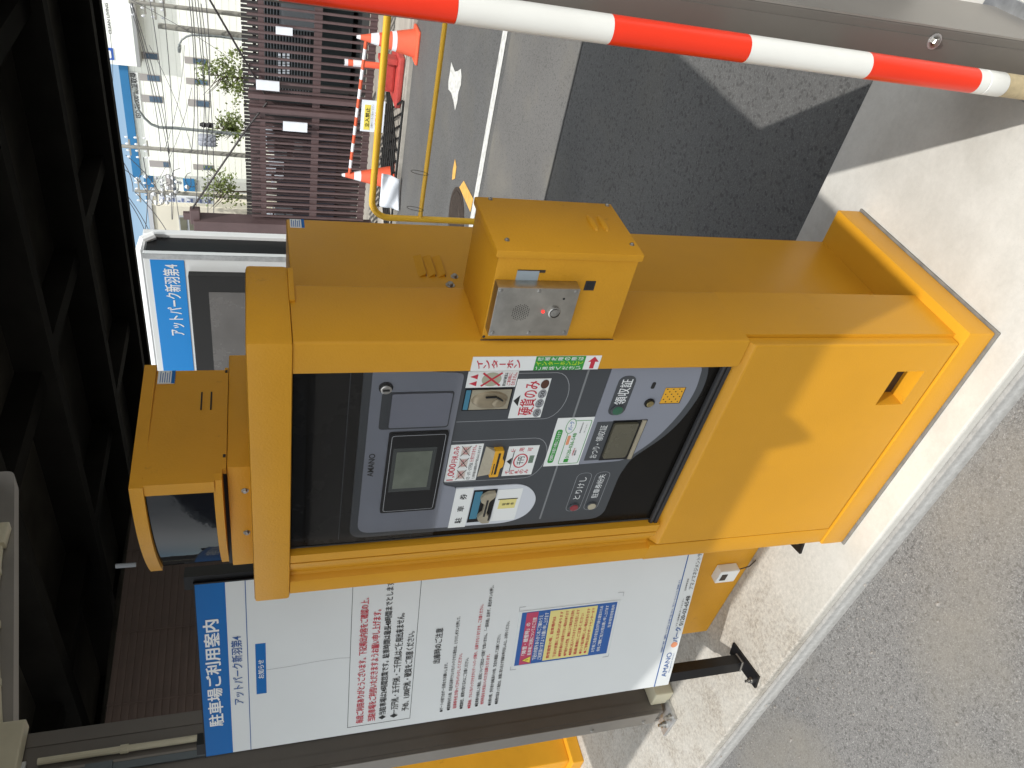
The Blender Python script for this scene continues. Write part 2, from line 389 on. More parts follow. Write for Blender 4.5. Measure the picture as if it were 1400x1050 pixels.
# thin weathered kerb lip of the island
g = MB(); g.box(-9, 4, .916, .9275, -.3, -.024, .003)
struct('kerb', g, mat('kerb_worn', (.33, .325, .31), .9, var=.22, vs=60, bump=.6, bs=120))
g = MB(); g.add([(-300, 1.6, -.12), (300, 1.6, -.12), (300, 8.42, -.12), (-300, 8.42, -.12)], [(0, 1, 2, 3)])
struct('road', g, ROADM)
g = MB(); g.add([(-300, 8.5, -.09), (300, 8.5, -.09), (300, 300, -.09), (-300, 300, -.09)], [(0, 1, 2, 3)])
struct('far_ground', g, PAVE)
g = MB(); g.box(-60, 40, 8.42, 8.5, -.3, -.075, .008); g.box(-60, 40, 8.53, 8.6, -.3, -.07, .008)
struct('far_kerb', g, mat('far_kerb_concrete', (.36, .34, .3), .9, var=.3, vs=6))
g = MB(); g.add([(-40, 5.25, -.116), (30, 5.25, -.116), (30, 5.36, -.116), (-40, 5.36, -.116)], [(0, 1, 2, 3)])
struct('road_edge_line', g, PAINT)
g = MB(); g.add([(-300, 3.93, -.116), (300, 3.93, -.116), (300, 5.16, -.116), (-300, 5.16, -.116)], [(0, 1, 2, 3)])
struct('road_sunlit_strip', g, asphalt_mat('asphalt_sunlit_strip', (.145, .142, .135), .2, dust=.5, scale=1.1))  # paler, smoother asphalt; sunlit tone past the roof shadow put into its colour
def ground_poly(name, pts, m, z, extr=.0):
    P = [atz(px, py, z) for px, py in pts]; n = len(P)
    g = MB(); g.add(P, [tuple(range(n))]); return struct(name, g, m)
ground_poly('road_marking_arrow', [(617, 85), (622, 98), (626, 97), (630, 94), (631, 104), (630, 116), (627, 125), (625, 140), (622, 151), (620, 138), (617, 127), (613, 122), (613, 112), (615, 100)], PAINT, -.116)
ground_poly('road_marking_yellow_bar', [(634, 247), (647, 272), (643, 290), (628, 256)], PAINTY, -.116)
ground_poly('road_marking_yellow_dash', [(622, 217), (624, 228), (622, 244), (618, 246), (619, 232)], PAINTY, -.116)
# manhole cover
c = atz(624, 300, -.12)
t = thing('manhole_cover', 'round brown cast iron manhole cover set in the road asphalt', 'manhole', (c.x, c.y, -.12))
g = MB(); g.lathe((c.x, c.y, -.12), [(.27, 0), (.27, .007), (.24, .008), (.24, .004)], 32); part('rim', g, IRON, t)
g = MB(); g.lathe((c.x, c.y, -.12), [(.235, .004), (.235, .009), (.2, .0095), (.19, .006), (.12, .006), (.115, .0095), (.05, .0095)], 32); part('lid', g, IRON, t)

# ------------------------------------------------------------------ payment machine
T = thing('payment_machine', 'yellow parking payment machine with dark control panel, standing on the concrete island', 'payment machine', (-1.14, 1.26, 0))
g = MB(); g.box(-1.505, -.778, .995, 1.523, -.01, .005, .002); part('mortar_bed', g, GREYM, T)
g = MB(); g.box(-1.50, -.783, 1.0, 1.518, .006, .077, .005); BASE = part('plinth', g, YEL, T, smooth=True)
g = MB(); g.box(-1.43, -.875, 1.10, 1.514, .077, 1.441, .004); REAR = part('rear_cabinet', g, YEL, T, smooth=True)
# front housing
def XY(u, v, d): return Vector((u, v, d))
hz = MB()
hz.prism(rpoly([(-.806, 1.008, .006), (-.806, 1.171, .004), (-.871, 1.171, 0), (-.871, 1.03, 0), (-.8715, 1.008, .002)], 3), XY, .602, 1.449)   # right post above the door
hz.prism([(-.806, 1.0285), (-.806, 1.171), (-.871, 1.171), (-.871, 1.0285)], XY, .077, .602)
prof = [(-1.36, 1.006), (-1.384, 1.006), (-1.3845, 1.012), (-1.3875, 1.012), (-1.388, 1.006), (-1.4, 1.007), (-1.436, 1.024), (-1.442, 1.025), (-1.447, 1.022), (-1.452, 1.008), (-1.458, 1.005), (-1.49, 1.005), (-1.497, 1.011), (-1.497, 1.171), (-1.36, 1.171)]
hz.prism(prof, XY, .606, 1.449)
hz.prism(rpoly([(-1.4395, 1.005, .001), (-1.497, 1.005, .006), (-1.497, 1.171, .003), (-1.4395, 1.171, 0)], 3), XY, .077, .606)
hz.box(-1.43, -.871, 1.06, 1.171, .077, 1.449)
HOUS = part('front_housing', hz, YEL, T, smooth=True)
# lower door: pan with a pocket handle
FP = Fr((0, 1.003, 0), (1, 0, 0), (0, 0, 1), (0, -1, 0))
dm = MB()
x0, x1, z0, z1 = -1.436, -.8135, .083, .588
hx0, hx1, hz0, hz1 = -.986, -.888, .127, .201
b = .004
def grid(xs, zs, skip, y):
    for i in range(len(xs)-1):
        for j in range(len(zs)-1):
            if (i, j) in skip: continue
            dm.quad((xs[i], y, zs[j]), (xs[i+1], y, zs[j]), (xs[i+1], y, zs[j+1]), (xs[i], y, zs[j+1]))
grid([x0+b, hx0, hx1, x1-b], [z0+b, hz0, hz1, z1-b], {(1, 1)}, 1.003)
ring0 = [(x0+b, 1.003, z0+b), (x1-b, 1.003, z0+b), (x1-b, 1.003, z1-b), (x0+b, 1.003, z1-b)]
ring1 = [(x0+b*.3, 1.003+b*.3, z0+b*.3), (x1-b*.3, 1.003+b*.3, z0+b*.3), (x1-b*.3, 1.003+b*.3, z1-b*.2), (x0+b*.3, 1.003+b*.3, z1-b*.2)]
ring2 = [(x0, 1.003+b, z0), (x1, 1.003+b, z0), (x1, 1.003+b, z1+.002), (x0, 1.003+b, z1+.002)]
ring3 = [(x0, 1.027, z0), (x1, 1.027, z0), (x1, 1.027, .606), (x0, 1.027, .606)]
ring4 = [(x0, 1.05, z0), (x1-.06, 1.05, z0), (x1-.06, 1.05, .621), (x0, 1.05, .621)]
for A, B in ((ring0, ring1), (ring1, ring2), (ring2, ring3), (ring3, ring4)):
    for k in range(4): dm.quad(A[k], A[(k+1) % 4], B[(k+1) % 4], B[k])
DOOR = part('lower_door', dm, YEL, T, label='large yellow lower door with a sunken square finger pull')
hp = MB()
o = [(hx0, 1.003, hz0), (hx1, 1.003, hz0), (hx1, 1.003, hz1), (hx0, 1.003, hz1)]
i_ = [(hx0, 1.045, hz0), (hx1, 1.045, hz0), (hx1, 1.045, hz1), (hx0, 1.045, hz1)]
for k in range(4): hp.quad(o[k], o[(k+1) % 4], i_[(k+1) % 4], i_[k])
part('finger_pull', hp, YEL2, DOOR)
hp = MB(); hp.quad(*i_); part('pull_back_shade', hp, mat('pull_shade_paint', (.045, .026, .012), .8), DOOR)  # back wall of the pull, coloured dark to stand in for shade
# hood
hd = MB()
hd.box(-1.503, -.801, 1.0, 1.222, 1.4495, 1.521, .007)
HOOD = part('hood', hd, YEL2, T, smooth=True)
hd = MB(); hd.box(-.812, -.8005, 1.118, 1.216, 1.441, 1.4505, .001); part('hood_lip', hd, YEL2, HOOD)
# louvres, bolts and sticker of the rear cabinet
SX = Fr((-.875, 0, 0), (0, 1, 0), (0, 0, 1), (1, 0, 0))
for k, zc in enumerate((1.178, 1.158, 1.138)):
    g = MB(); g.add([SX(1.308, zc-.001, 0), SX(1.378, zc-.001, 0), SX(1.378, zc-.001, .008), SX(1.308, zc-.001, .008), SX(1.304, zc+.014, 0), SX(1.382, zc+.014, 0)], [(0, 1, 2, 3), (3, 2, 5, 4), (0, 3, 4), (1, 5, 2)])
    part('louvre', g, YEL, REAR)
    g = MB(); g.quad(SX(1.308, zc-.0035, .0006), SX(1.378, zc-.0035, .0006), SX(1.378, zc-.001, .0006), SX(1.308, zc-.001, .0006)); part('louvre_slit', g, BLKM, REAR)
def bolt(c, axis, r, parent, m=CHROME, hexs=True, name='bolt'):
    g = MB(); g.lathe(c, [(r*1.45, 0), (r*1.45, r*.25), (r*1.4, r*.3)], 14, axis); g.lathe(c, [(r, r*.3), (r, r*.85), (r*.8, r*1.1)], 6 if hexs else 14, axis)
    return part(name, g, m, parent)
bolt((-.875, 1.309, 1.117), (1, 0, 0), .0055, REAR); bolt((-.875, 1.278, 1.132), (1, 0, 0), .0065, REAR)
g = MB(); rect(g, SX, 1.478, 1.512, 1.405, 1.434, 0, .0008); part('sticker', g, WHTS, REAR)
g = MB(); rect(g, SX, 1.478, 1.512, 1.405, 1.411, .0008, .0012)
for k in range(5): rect(g, SX, 1.481, 1.509-.004*(k % 2), 1.414+k*.004, 1.4155+k*.004, .0008, .0012)
part('sticker_print', g, BLU, REAR)

# window area: black surround, gasket
def pf(d): return Fr((0, 1.024, 0), (1, 0, 0), (0, 0, 1), (0, -1, 0))
PF = pf(0)
g = MB(); rect(g, PF, -1.362, -.868, .628, 1.449, -.03, 0); PANEL = part('control_panel', g, PBLK, T, label='dark recessed control panel behind the front window')
g = MB(); g.tube([(-1.362, 1.018, .626), (-.872, 1.018, .626)], .006, 8); g.box(-1.362, -.872, 1.012, 1.03, .611, .62, .002); part('gasket', g, RUB, T)
g = MB(); rect(g, PF, -1.357, -1.354, .63, 1.448, 0, .002); rect(g, PF, -1.34, -.872, 1.352, 1.3532, 0, .0015); part('window_edge', g, PDG, PANEL)
# dark grey plate
dk = rpoly([(-1.338, 1.331, .03), (-.873, 1.331, .0), (-.873, .66, .0), (-.905, .649, .02), (-.963, .645, .05), (-1.06, .672, .05), (-1.14, .745, .02), (-1.19, .757, .02), (-1.337, .757, .035)], 6)
g = MB(); g.prism(dk, PF, 0, .002); part('dark_grey_plate', g, PDG, PANEL)
up = rpoly([(-1.322, 1.316, .03), (-.874, 1.316, .012), (-.886, 1.153, .012), (-1.186, 1.153, .012), (-1.196, 1.122, .01), (-1.324, 1.122, .0)], 6)
g = MB(); g.prism(up, PF, .002, .0038); part('light_grey_plate', g, PLG, PANEL)
low = rpoly([(-.874, .866, .01), (-.874, .672, .02), (-.962, .660, .06), (-1.075, .700, .06), (-1.142, .762, .02), (-1.146, .866, .006)], 8)
g = MB(); g.prism(low, PF, .002, .0038); part('light_grey_plate', g, PLG, PANEL)
L0 = .0038
gm = bpy.data.materials.new('window_pane'); gm.use_nodes = True; gn = gm.node_tree.nodes; gl = gm.node_tree.links
MATS['pane'] = gm; gn.remove(gn['Principled BSDF']); g_t = gn.new('ShaderNodeBsdfTransparent'); g_g = gn.new('ShaderNodeBsdfGlossy'); g_g.inputs['Roughness'].default_value = .02; g_f = gn.new('ShaderNodeFresnel'); g_f.inputs[0].default_value = 1.42; g_m = gn.new('ShaderNodeMixShader')
gl.new(g_f.outputs[0], g_m.inputs[0]); gl.new(g_t.outputs[0], g_m.inputs[1]); gl.new(g_g.outputs[0], g_m.inputs[2]); gl.new(g_m.outputs[0], gn['Material Output'].inputs['Surface'])
# small lid, key lock
g = MB(); g.prism(rpoly([(-.928, 1.282, .003), (-.928, 1.165, .006), (-1.02, 1.165, .008), (-1.02, 1.296, .008), (-.93, 1.296, .004)], 4), PF, L0, L0+.0008); part('lid_gap', g, PDG, PANEL)
g = MB(); g.prism(rpoly([(-.93, 1.278, .004), (-.93, 1.168, .006), (-1.014, 1.168, .006), (-1.014, 1.278, .004)], 4), PF, L0, L0+.0035); part('small_lid', g, PMG, PANEL)
g = MB(); g.lathe(PF(-.916, 1.291, L0), [(.0125, 0), (.0125, .003), (.010, .0035)], 22, (0, -1, 0)); K = part('key_lock_ring', g, BLK, PANEL)
g = MB(); g.lathe(PF(-.916, 1.291, L0), [(.0098, 0), (.0098, .0075), (.008, .0085)], 22, (0, -1, 0)); part('key_lock', g, CHROME, PANEL)
g = MB(); g.box(-.9172, -.9148, 1.0098, 1.0118, 1.285, 1.297); part('key_slit', g, BLKM, PANEL)
# screen
g = MB(); g.prism(rpoly([(-1.254, 1.275, .006), (-1.027, 1.275, .006), (-1.027, 1.162, .006), (-1.254, 1.162, .006)], 4), PF, L0, L0+.006); SCR = part('screen_bezel', g, BLK, PANEL)
g = MB(); outline(g, PF, rpoly([(-1.249, 1.27, .006), (-1.032, 1.27, .006), (-1.032, 1.167, .006), (-1.249, 1.167, .006)], 4), .0009, 0, L0+.0064); part('bezel_line', g, GREYI, PANEL)
g = MB(); rect(g, PF, -1.19, -1.066, 1.18, 1.264, L0+.006, L0+.0063); part('screen_mask', g, mat('mask', (.035, .04, .04), .25), PANEL)
g = MB(); rect(g, PF, -1.18, -1.076, 1.188, 1.257, L0+.0063, L0+.0068); part('screen', g, LCD, PANEL)
ink = MB(); text(ink, PF, 'AMANO', -1.147, -1.083, 1.296, 1.308, L0+.0006, .025)
part('lettering', ink, INK, PANEL)
g = MB(); g.quad((-1.34, 1.0145, 1.155), (-.8725, 1.0145, 1.155), (-.8725, 1.0145, 1.447), (-1.34, 1.0145, 1.447)); part('window_pane', g, gm, PANEL)
# guide lines on dark plate
D0 = .002
g = MB()
rect(g, PF, -1.322, -.874, .9105, .9145, D0, D0+.0004)
part('grey_divider', g, mat('divider', (.2, .21, .22), .5), PANEL)
g = MB()
cap1 = [(-.874, .938), (-.905, .938)] + [(-.957+.052*math.cos(a), .985+.047*math.sin(a)) for a in [rad(-90-k*15) for k in range(7)]] + [(-1.009, 1.15)]
cap1 = [(-.89, 1.14), (-.89, .975)] + [(-.9495+.0595*math.cos(rad(-k*15)), .975-.036*math.sin(rad(k*15))) for k in range(13)] + [(-1.009, 1.15)]
for A_ in (cap1, [(-1.062, 1.15), (-1.062, .98)] + [(-1.121+.059*math.cos(rad(-k*15)), .98-.036*math.sin(rad(k*15))) for k in range(13)] + [(-1.18, 1.15)]):
    for i in range(len(A_)-1):
        p, q = Vector(A_[i]), Vector(A_[i+1]); t_ = (q-p)
        if t_.length < 1e-5: continue
        t_.normalize(); nn = Vector((-t_.y, t_.x))*.0006
        g.add([PF(*(p-nn), D0+.0003), PF(*(q-nn), D0+.0003), PF(*(q+nn), D0+.0003), PF(*(p+nn), D0+.0003)], [(0, 1, 2, 3)])
for (a, b_, c_) in ((-1.303, -1.176, .8405), (-1.303, -1.176, .7975)):
    outline(g, PF, rpoly([(a, c_-.0175, .016), (b_, c_-.0175, .016), (b_, c_+.0175, .016), (a, c_+.0175, .016)], 6), .0009, 0, D0+.0003)
part('guide_lines', g, GREYI, PANEL)

# stickers on the panel
MACH = T
def sticker(u0, u1, v0, v1, base=D0, m=WHTS, name='sticker', label=None):
    global STK
    g = MB(); rect(g, PF, u0, u1, v0, v1, base, base+.0007); STK = part(name, g, m, MACH, label); return STK
def flush():
    global red, blk, grn
    for mb, m, nm in ((red, RED, 'red_lettering'), (blk, INK, 'black_lettering'), (grn, GRN, 'green_lettering')):
        if mb.v: part(nm, mb, m, STK)
    red = MB(); blk = MB(); grn = MB()
S0 = D0+.0009
red = MB(); blk = MB(); grey = MB(); grn = MB()
# "coins only" label
sticker(-1.004, -.904, .983, 1.049)
text(red, PF, '硬貨のみ', -.997, -.909, 1.002, 1.033, S0, .025)
blk.prism([(-.972, 1.036), (-.944, 1.036), (-.958, 1.047)], PF, S0, S0+.0002)
for k, (tx, cc) in enumerate((('500', 0), ('100', 0), ('50', 0), ('10', 1))):
    cx_ = -.991+k*.0245
    gg = MB(); gg.prism(ellipse((cx_, .993), .0108, .0078), PF, S0, S0+.0002); part('coin_picture', gg, mat('coin_brown', (.09, .035, .02), .5) if cc else GREYI, STK)
    blk_ = MB(); outline(blk, PF, ellipse((cx_, .993), .0112, .0081), .0007, 0, S0+.0003)
    if not cc: text(blk, PF, tx, cx_-.0078, cx_+.0078, .989, .997, S0+.0004, .02)
flush()
# no new 500 yen label
sticker(-.922, -.883, 1.051, 1.146, base=D0+.0007)
S1 = S0+.0007
for u in (-.912, -.8955): red.prism([(u-.007, 1.13), (u+.007, 1.13), (u, 1.139)][::-1] if False else [(u-.006, 1.127), (u+.006, 1.127), (u, 1.141)], PF, S1, S1+.0002)
gg = MB(); gg.prism(ellipse((-.9025, 1.1), .0165, .0185), PF, S1, S1+.0002); part('coin_picture', gg, mat('coin_olive', (.4, .4, .3), .5), STK)
for s_ in (1, -1):
    a, b_ = Vector((-.918, 1.1+s_*.018)), Vector((-.887, 1.1-s_*.018)); t_ = (b_-a).normalized(); nn = Vector((-t_.y, t_.x))*.002
    red.add([PF(*(a-nn), S1+.0004+.0001*s_), PF(*(b_-nn), S1+.0004+.0001*s_), PF(*(b_+nn), S1+.0004+.0001*s_), PF(*(a+nn), S1+.0004+.0001*s_)], [(0, 1, 2, 3)])
text(blk, PF, '新500円硬貨は', -.919, -.887, 1.0705, 1.0775, S1, .03)
text(red, PF, 'ご利用に', -.918, -.887, 1.062, 1.0695, S1, .03); text(red, PF, 'なれません。', -.918, -.887, 1.053, 1.061, S1, .03)
flush()
# 1,000 yen notes label
sticker(-1.177, -1.071, 1.085, 1.151)
text(red, PF, '1,000', -1.174, -1.124, 1.131, 1.147, S0, .03); text(red, PF, '円札のみ', -1.121, -1.075, 1.132, 1.145, S0, .03)
for k, tx in enumerate(('1万円', '5千円', '2千円')):
    cx_ = -1.158+k*.0345
    gg = MB(); rect(gg, PF, cx_-.012, cx_+.012, 1.1105, 1.1275, S0, S0+.0002); part('note_picture', gg, mat('note_pink', (.6, .52, .47), .5), STK)
    text(red, PF, tx, cx_-.009, cx_+.009, 1.1145, 1.124, S0+.0003, .02)
    for s_ in (1, -1):
        a, b_ = Vector((cx_-.014, 1.119+s_*.0095)), Vector((cx_+.014, 1.119-s_*.0095)); t_ = (b_-a).normalized(); nn = Vector((-t_.y, t_.x))*.0007
        blk.add([PF(*(a-nn), S0+.0005+.0001*s_), PF(*(b_-nn), S0+.0005+.0001*s_), PF(*(b_+nn), S0+.0005+.0001*s_), PF(*(a+nn), S0+.0005+.0001*s_)], [(0, 1, 2, 3)])
text(blk, PF, '1万・5千・2千円は', -1.174, -1.124, 1.0985, 1.1065, S0, .03); text(red, PF, '使用できません。', -1.121, -1.074, 1.0985, 1.107, S0, .03)
text(blk, PF, '使用可能な紙幣は千円札のみとなります', -1.172, -1.076, 1.0885, 1.0945, S0, .02)
flush()
# one-thousand note label
sticker(-1.170, -1.083, .966, 1.031)
outline(red, PF, ellipse((-1.126, .9985), .021, .0155), .0028, 0, S0+.0002)
text(blk, PF, '千円', -1.138, -1.114, .991, 1.006, S0, .03)
blk.prism([(-1.136, 1.0185), (-1.116, 1.0185), (-1.126, 1.028)], PF, S0, S0+.0002)
rect(blk, PF, -1.158, -1.096, 1.0165, 1.018, S0+.0002, S0+.0003)
for i, ch in enumerate('千円札のみ'): text(red, PF, ch, -1.165, -1.153, 1.017-i*.0105, 1.0255-i*.0105, S0, .03)
for i, ch in enumerate('使用可'): text(red, PF, ch, -1.099, -1.088, 1.015-i*.018, 1.025-i*.018, S0, .03)
gg = MB(); rect(gg, PF, -1.134, -1.112, .971, .981, S0, S0+.0002); part('note_picture', gg, mat('note_green', (.15, .22, .16), .5, var=.5, vs=300), STK)
flush()
# ticket column
g = MB(); g.prism(rpoly([(-1.324, 1.1225, 0), (-1.198, 1.1225, 0), (-1.198, .97, .03), (-1.245, .934, .03), (-1.30, .944, .03), (-1.324, .985, .03)], 8), PF, D0, D0+.0018); part('white_column', g, mat('column_white', (.6, .63, .68), .35, coat=.3), PANEL)
C0 = L0+.0001
sticker(-1.326, -1.2, 1.085, 1.1225, base=C0)
for i, ch in enumerate('駐車券'): text(blk, PF, ch, -1.312+i*.0385, -1.293+i*.0385, 1.096, 1.111, C0+.0009, .03)
flush()
def dish(u0, u1, v0, v1, extra):
    g = MB(); rect(g, PF, u0, u1, v0, v1, C0 if extra else D0, (C0 if extra else D0)+.001); return part('slot_frame', g, BLK, PANEL)
dish(-1.312, -1.208, 1.032, 1.083, True)
g = MB(); rect(g, PF, -1.3, -1.212, 1.064, 1.08, C0+.001, C0+.0016); part('slot_blue_strip', g, TEAL, PANEL)
g = MB(); g.prism(rpoly([(-1.309, 1.036, .004), (-1.309, 1.052, .004), (-1.296, 1.064, .006), (-1.284, 1.064, .006), (-1.276, 1.055, .006), (-1.246, 1.055, .006), (-1.238, 1.066, .006), (-1.222, 1.066, .006), (-1.211, 1.052, .004), (-1.211, 1.036, .004), (-1.225, 1.036, .006), (-1.238, 1.047, .006), (-1.28, 1.047, .006), (-1.292, 1.036, .006)], 4), PF, C0+.001, C0+.009); part('ticket_slot', g, BEI, PANEL, smooth=True)
g = MB(); rect(g, PF, -1.286, -1.232, 1.049, 1.0535, C0+.0092, C0+.0094); rect(g, PF, -1.3, -1.276, 1.037, 1.041, C0+.0092, C0+.0094); part('slit', g, BLKM, PANEL)
sticker(-1.314, -1.211, .975, 1.03, base=C0)
g = MB(); rect(g, PF, -1.273, -1.243, .983, 1.021, C0+.0007, C0+.0011); part('ticket_picture', g, PALEY, STK)
rect(blk, PF, -1.243, -1.2405, .981, 1.025, C0+.0011, C0+.0013)
for i, ch in enumerate('駐車券'): text(blk, PF, ch, -1.262, -1.254, 1.006-i*.0095, 1.0135-i*.0095, C0+.0013, .02)
flush()
# coin slot
dish(-.98, -.925, 1.053, 1.145, False)
g = MB(); rect(g, PF, -.977, -.928, 1.134, 1.143, D0+.001, D0+.0016); part('slot_blue_strip', g, TEAL, PANEL)
g = MB(); rect(g, PF, -.977, -.928, 1.056, 1.132, D0+.001, D0+.002); part('coin_slot_plate', g, BEI, PANEL)
g = MB()
def dome(mb, fr, c, a, b, h, lift):
    prof = [(1, 0), (.92, .5), (.7, .85), (.35, 1)]
    n = 28; vs = []; fs = []
    for s_, hh in prof:
        for k in range(n): vs.append(fr(c[0]+a*s_*math.cos(2*math.pi*k/n), c[1]+b*s_*math.sin(2*math.pi*k/n), lift+h*hh))
    for i in range(len(prof)-1):
        for k in range(n): fs.append((i*n+k, i*n+(k+1) % n, (i+1)*n+(k+1) % n, (i+1)*n+k))
    fs.append(tuple(range((len(prof)-1)*n, len(prof)*n))); mb.add(vs, fs)
dome(g, PF, (-.952, 1.095), .021, .035, .007, D0+.002); dome(g, PF, (-.955, 1.078), .012, .014, .006, D0+.007); part('coin_slot', g, mat('coin_dish', (.3, .25, .17), .35, .3, var=.2, vs=40), PANEL, smooth=True)
g = MB(); g.prism([(-.939, 1.107), (-.937, 1.107), (-.9365, 1.087), (-.946, 1.072), (-.948, 1.073), (-.9385, 1.087)], PF, D0+.0095, D0+.0135); part('slit', g, BLKM, PANEL)
# bill slot
g = MB(); g.add([PF(-1.168, 1.083, D0), PF(-1.080, 1.079, D0), PF(-1.086, 1.062, .012), PF(-1.152, 1.062, .012), PF(-1.152, 1.058, D0), PF(-1.086, 1.058, D0)], [(0, 1, 2, 3), (3, 2, 5, 4), (0, 3, 4), (1, 5, 2)]); part('bill_slot_hood', g, BEI, PANEL)
g = MB(); g.prism(rpoly([(-1.16, 1.062, .002), (-1.083, 1.062, .002), (-1.083, 1.043, .003), (-1.108, 1.043, .002), (-1.114, 1.038, .002), (-1.13, 1.038, .002), (-1.136, 1.043, .002), (-1.16, 1.043, .003)], 3), PF, D0, D0+.011); part('bill_slot', g, ORP, PANEL)
g = MB(); rect(g, PF, -1.152, -1.09, 1.049, 1.0535, D0+.0111, D0+.0113); rect(g, PF, -1.152, -1.12, 1.0565, 1.0585, D0+.0111, D0+.0113); part('slit', g, BLKM, PANEL)
# phone notice
sticker(-1.147, -1.008, .865, .945, base=D0+.0006)
W0 = D0+.0014
g = MB(); g.prism(rpoly([(-1.137, .926, .006), (-1.04, .926, .006), (-1.04, .939, .006), (-1.137, .939, .006)], 4), PF, W0, W0+.0002); part('green_band', g, GRN, STK)
outline(grn, PF, rpoly([(-1.142, .869, .004), (-1.016, .869, .004), (-1.016, .914, .004), (-1.142, .914, .004)], 3), .0014, 0, W0+.0002)
g = MB(); g.prism(ellipse((-1.031, .912), .0205, .0105), PF, W0+.0003, W0+.0005); part('badge', g, WHTS, STK)
outline(grn, PF, ellipse((-1.031, .912), .0207, .0107), .0013, 0, W0+.0007)
wb = MB(); text(wb, PF, '故障等でお困りの際はこちらまで', -1.13, -1.045, .9285, .9365, W0+.0004, .02); part('lettering', wb, INKW, STK)
text(grn, PF, '0120-036-548', -1.125, -1.052, .8935, .9015, W0+.0003, .03)
g = MB(); g.prism(rpoly([(-1.085, .9045, .003), (-1.058, .9045, .003), (-1.058, .911, .003), (-1.085, .911, .003)], 3), PF, W0, W0+.0003); part('orange_band', g, ORG, STK)
rect(grn, PF, -1.137, -1.127, .893, .903, W0, W0+.0003)
text(red, PF, '24時間受付', -1.118, -1.096, .8855, .889, W0+.0003, .02); text(blk, PF, '通話無料', -1.118, -1.102, .881, .8845, W0+.0003, .02)
text(blk, PF, '駐車場管理会社', -1.052, -1.022, .886, .889, W0+.0003, .01); text(blk, PF, 'サポートセンター', -1.052, -1.026, .8765, .8795, W0+.0003, .01)
bb = MB(); text(bb, PF, 'パーク', -1.042, -1.018, .907, .917, W0+.0008, .04); part('lettering', bb, BLU, STK)
flush()
# buttons
g = MB(); g.prism(rpoly([(-1.004, .806, .018), (-.9, .806, .018), (-.9, .843, .018), (-1.004, .843, .018)], 7), PF, L0, L0+.0008); part('receipt_oval', g, PDG, PANEL)
lt = MB(); text(lt, PF, '領収証', -.975, -.908, .812, .837, L0+.0011, .01)
def button(u, v, m, base, r=.0125):
    g = MB(); g.lathe(PF(u, v, base), [(r, 0), (r, .003), (r*.9, .004)], 22, (0, -1, 0)); part('button_ring', g, PDG, PANEL)
    g = MB(); g.lathe(PF(u, v, base), [(r*.84, .0042), (r*.84, .0052), (r*.5, .0058)], 22, (0, -1, 0)); part('button', g, m, PANEL)
button(-.988, .8245, BTG, L0+.0008, .013); button(-1.287, .8405, BTR, D0, .0115); button(-1.287, .7975, BTI, D0, .0115)
text(lt, PF, 'とりけし', -1.262, -1.19, .833, .849, D0+.0004, .0)
text(lt, PF, '駐車券紛失', -1.262, -1.184, .790, .806, D0+.0004, .0)
g = MB(); rect(g, PF, -1.135, -1.022, .8225, .857, L0, L0+.0004); part('tray_label', g, PDG, PANEL)
text(lt, PF, 'おつり', -1.128, -1.094, .831, .847, L0+.0006, .0); text(lt, PF, '・領収証', -1.088, -1.032, .831, .847, L0+.0006, .0)
part('lettering', lt, INKW, PANEL)
g = MB(); rect(g, PF, -1.137, -1.02, .745, .8225, L0, L0+.0004); part('tray_frame', g, BLK, PANEL)
g = MB(); g.prism(rpoly([(-1.126, .765, .008), (-1.026, .765, .003), (-1.026, .819, .006), (-1.126, .819, .006)], 4), PF, L0+.0004, L0+.006); part('tray_lid', g, OLIV, PANEL)
g = MB(); rect(g, PF, -1.135, -1.021, .748, .757, L0+.0004, L0+.003); part('tray_edge', g, BEI, PANEL)
g = MB(); g.lathe(PF(-.9725, .758, L0), [(.011, 0), (.011, .003), (.0105, .0035)], 18, (0, -1, 0)); part('key_lock_ring', g, BLK, PANEL)
g = MB(); g.lathe(PF(-.9725, .758, L0), [(.0075, .0036), (.0075, .006), (.006, .0066)], 18, (0, -1, 0)); part('key_lock', g, mat('lock_brass', (.4, .33, .17), .3, .9), PANEL)
g = MB(); g.prism(rpoly([(-.935, .760, .0035), (-.918, .760, .0035), (-.918, .768, .0035), (-.935, .768, .0035)], 4), PF, L0, L0+.0006); part('small_slot', g, BLKM, PANEL)
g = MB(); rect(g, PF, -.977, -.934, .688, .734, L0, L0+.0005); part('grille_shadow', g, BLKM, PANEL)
g = MB(); rect(g, PF, -.975, -.934, .690, .734, L0+.0005, L0+.001); part('speaker_grille', g, ORP, PANEL)
for i in range(6):
    for j in range(6):
        if (i+j) % 2 == 0: blk.prism(ellipse((-.971+i*.0068, .695+j*.0068), .0016, .0016, 8), PF, L0+.001, L0+.0012)
part('speaker_holes', blk, INK, PANEL)

# intercom sticker on the right rim
RF = Fr((0, 1.008, 0), (1, 0, 0), (0, 0, 1), (0, -1, 0))
g = MB(); rect(g, RF, -.8705, -.838, .904, 1.148, 0, .0012); IS = part('intercom_sticker', g, WHTS, T)
g = MB(); rect(g, RF, -.8705, -.838, .935, 1.031, .0012, .0014); part('green_field', g, GRN, IS)
g = MB(); vtext(g, RF, 'インターホン', -.855, .02, 1.141, 1.056, .0014, .045)
ar = [(-.868, .914), (-.852, .914), (-.852, .907), (-.840, .9175), (-.852, .928), (-.852, .9225), (-.868, .9225)]
g.prism(ar, RF, .0012, .0015); part('red_lettering', g, RED, IS)
g = MB(); vtext(g, RF, '機械故障の際は', -.8435, .008, 1.029, .938, .0017, .02); vtext(g, RF, 'ご連絡ください', -.8655, .008, 1.029, .938, .0017, .02); part('white_lettering', g, INKW, IS)
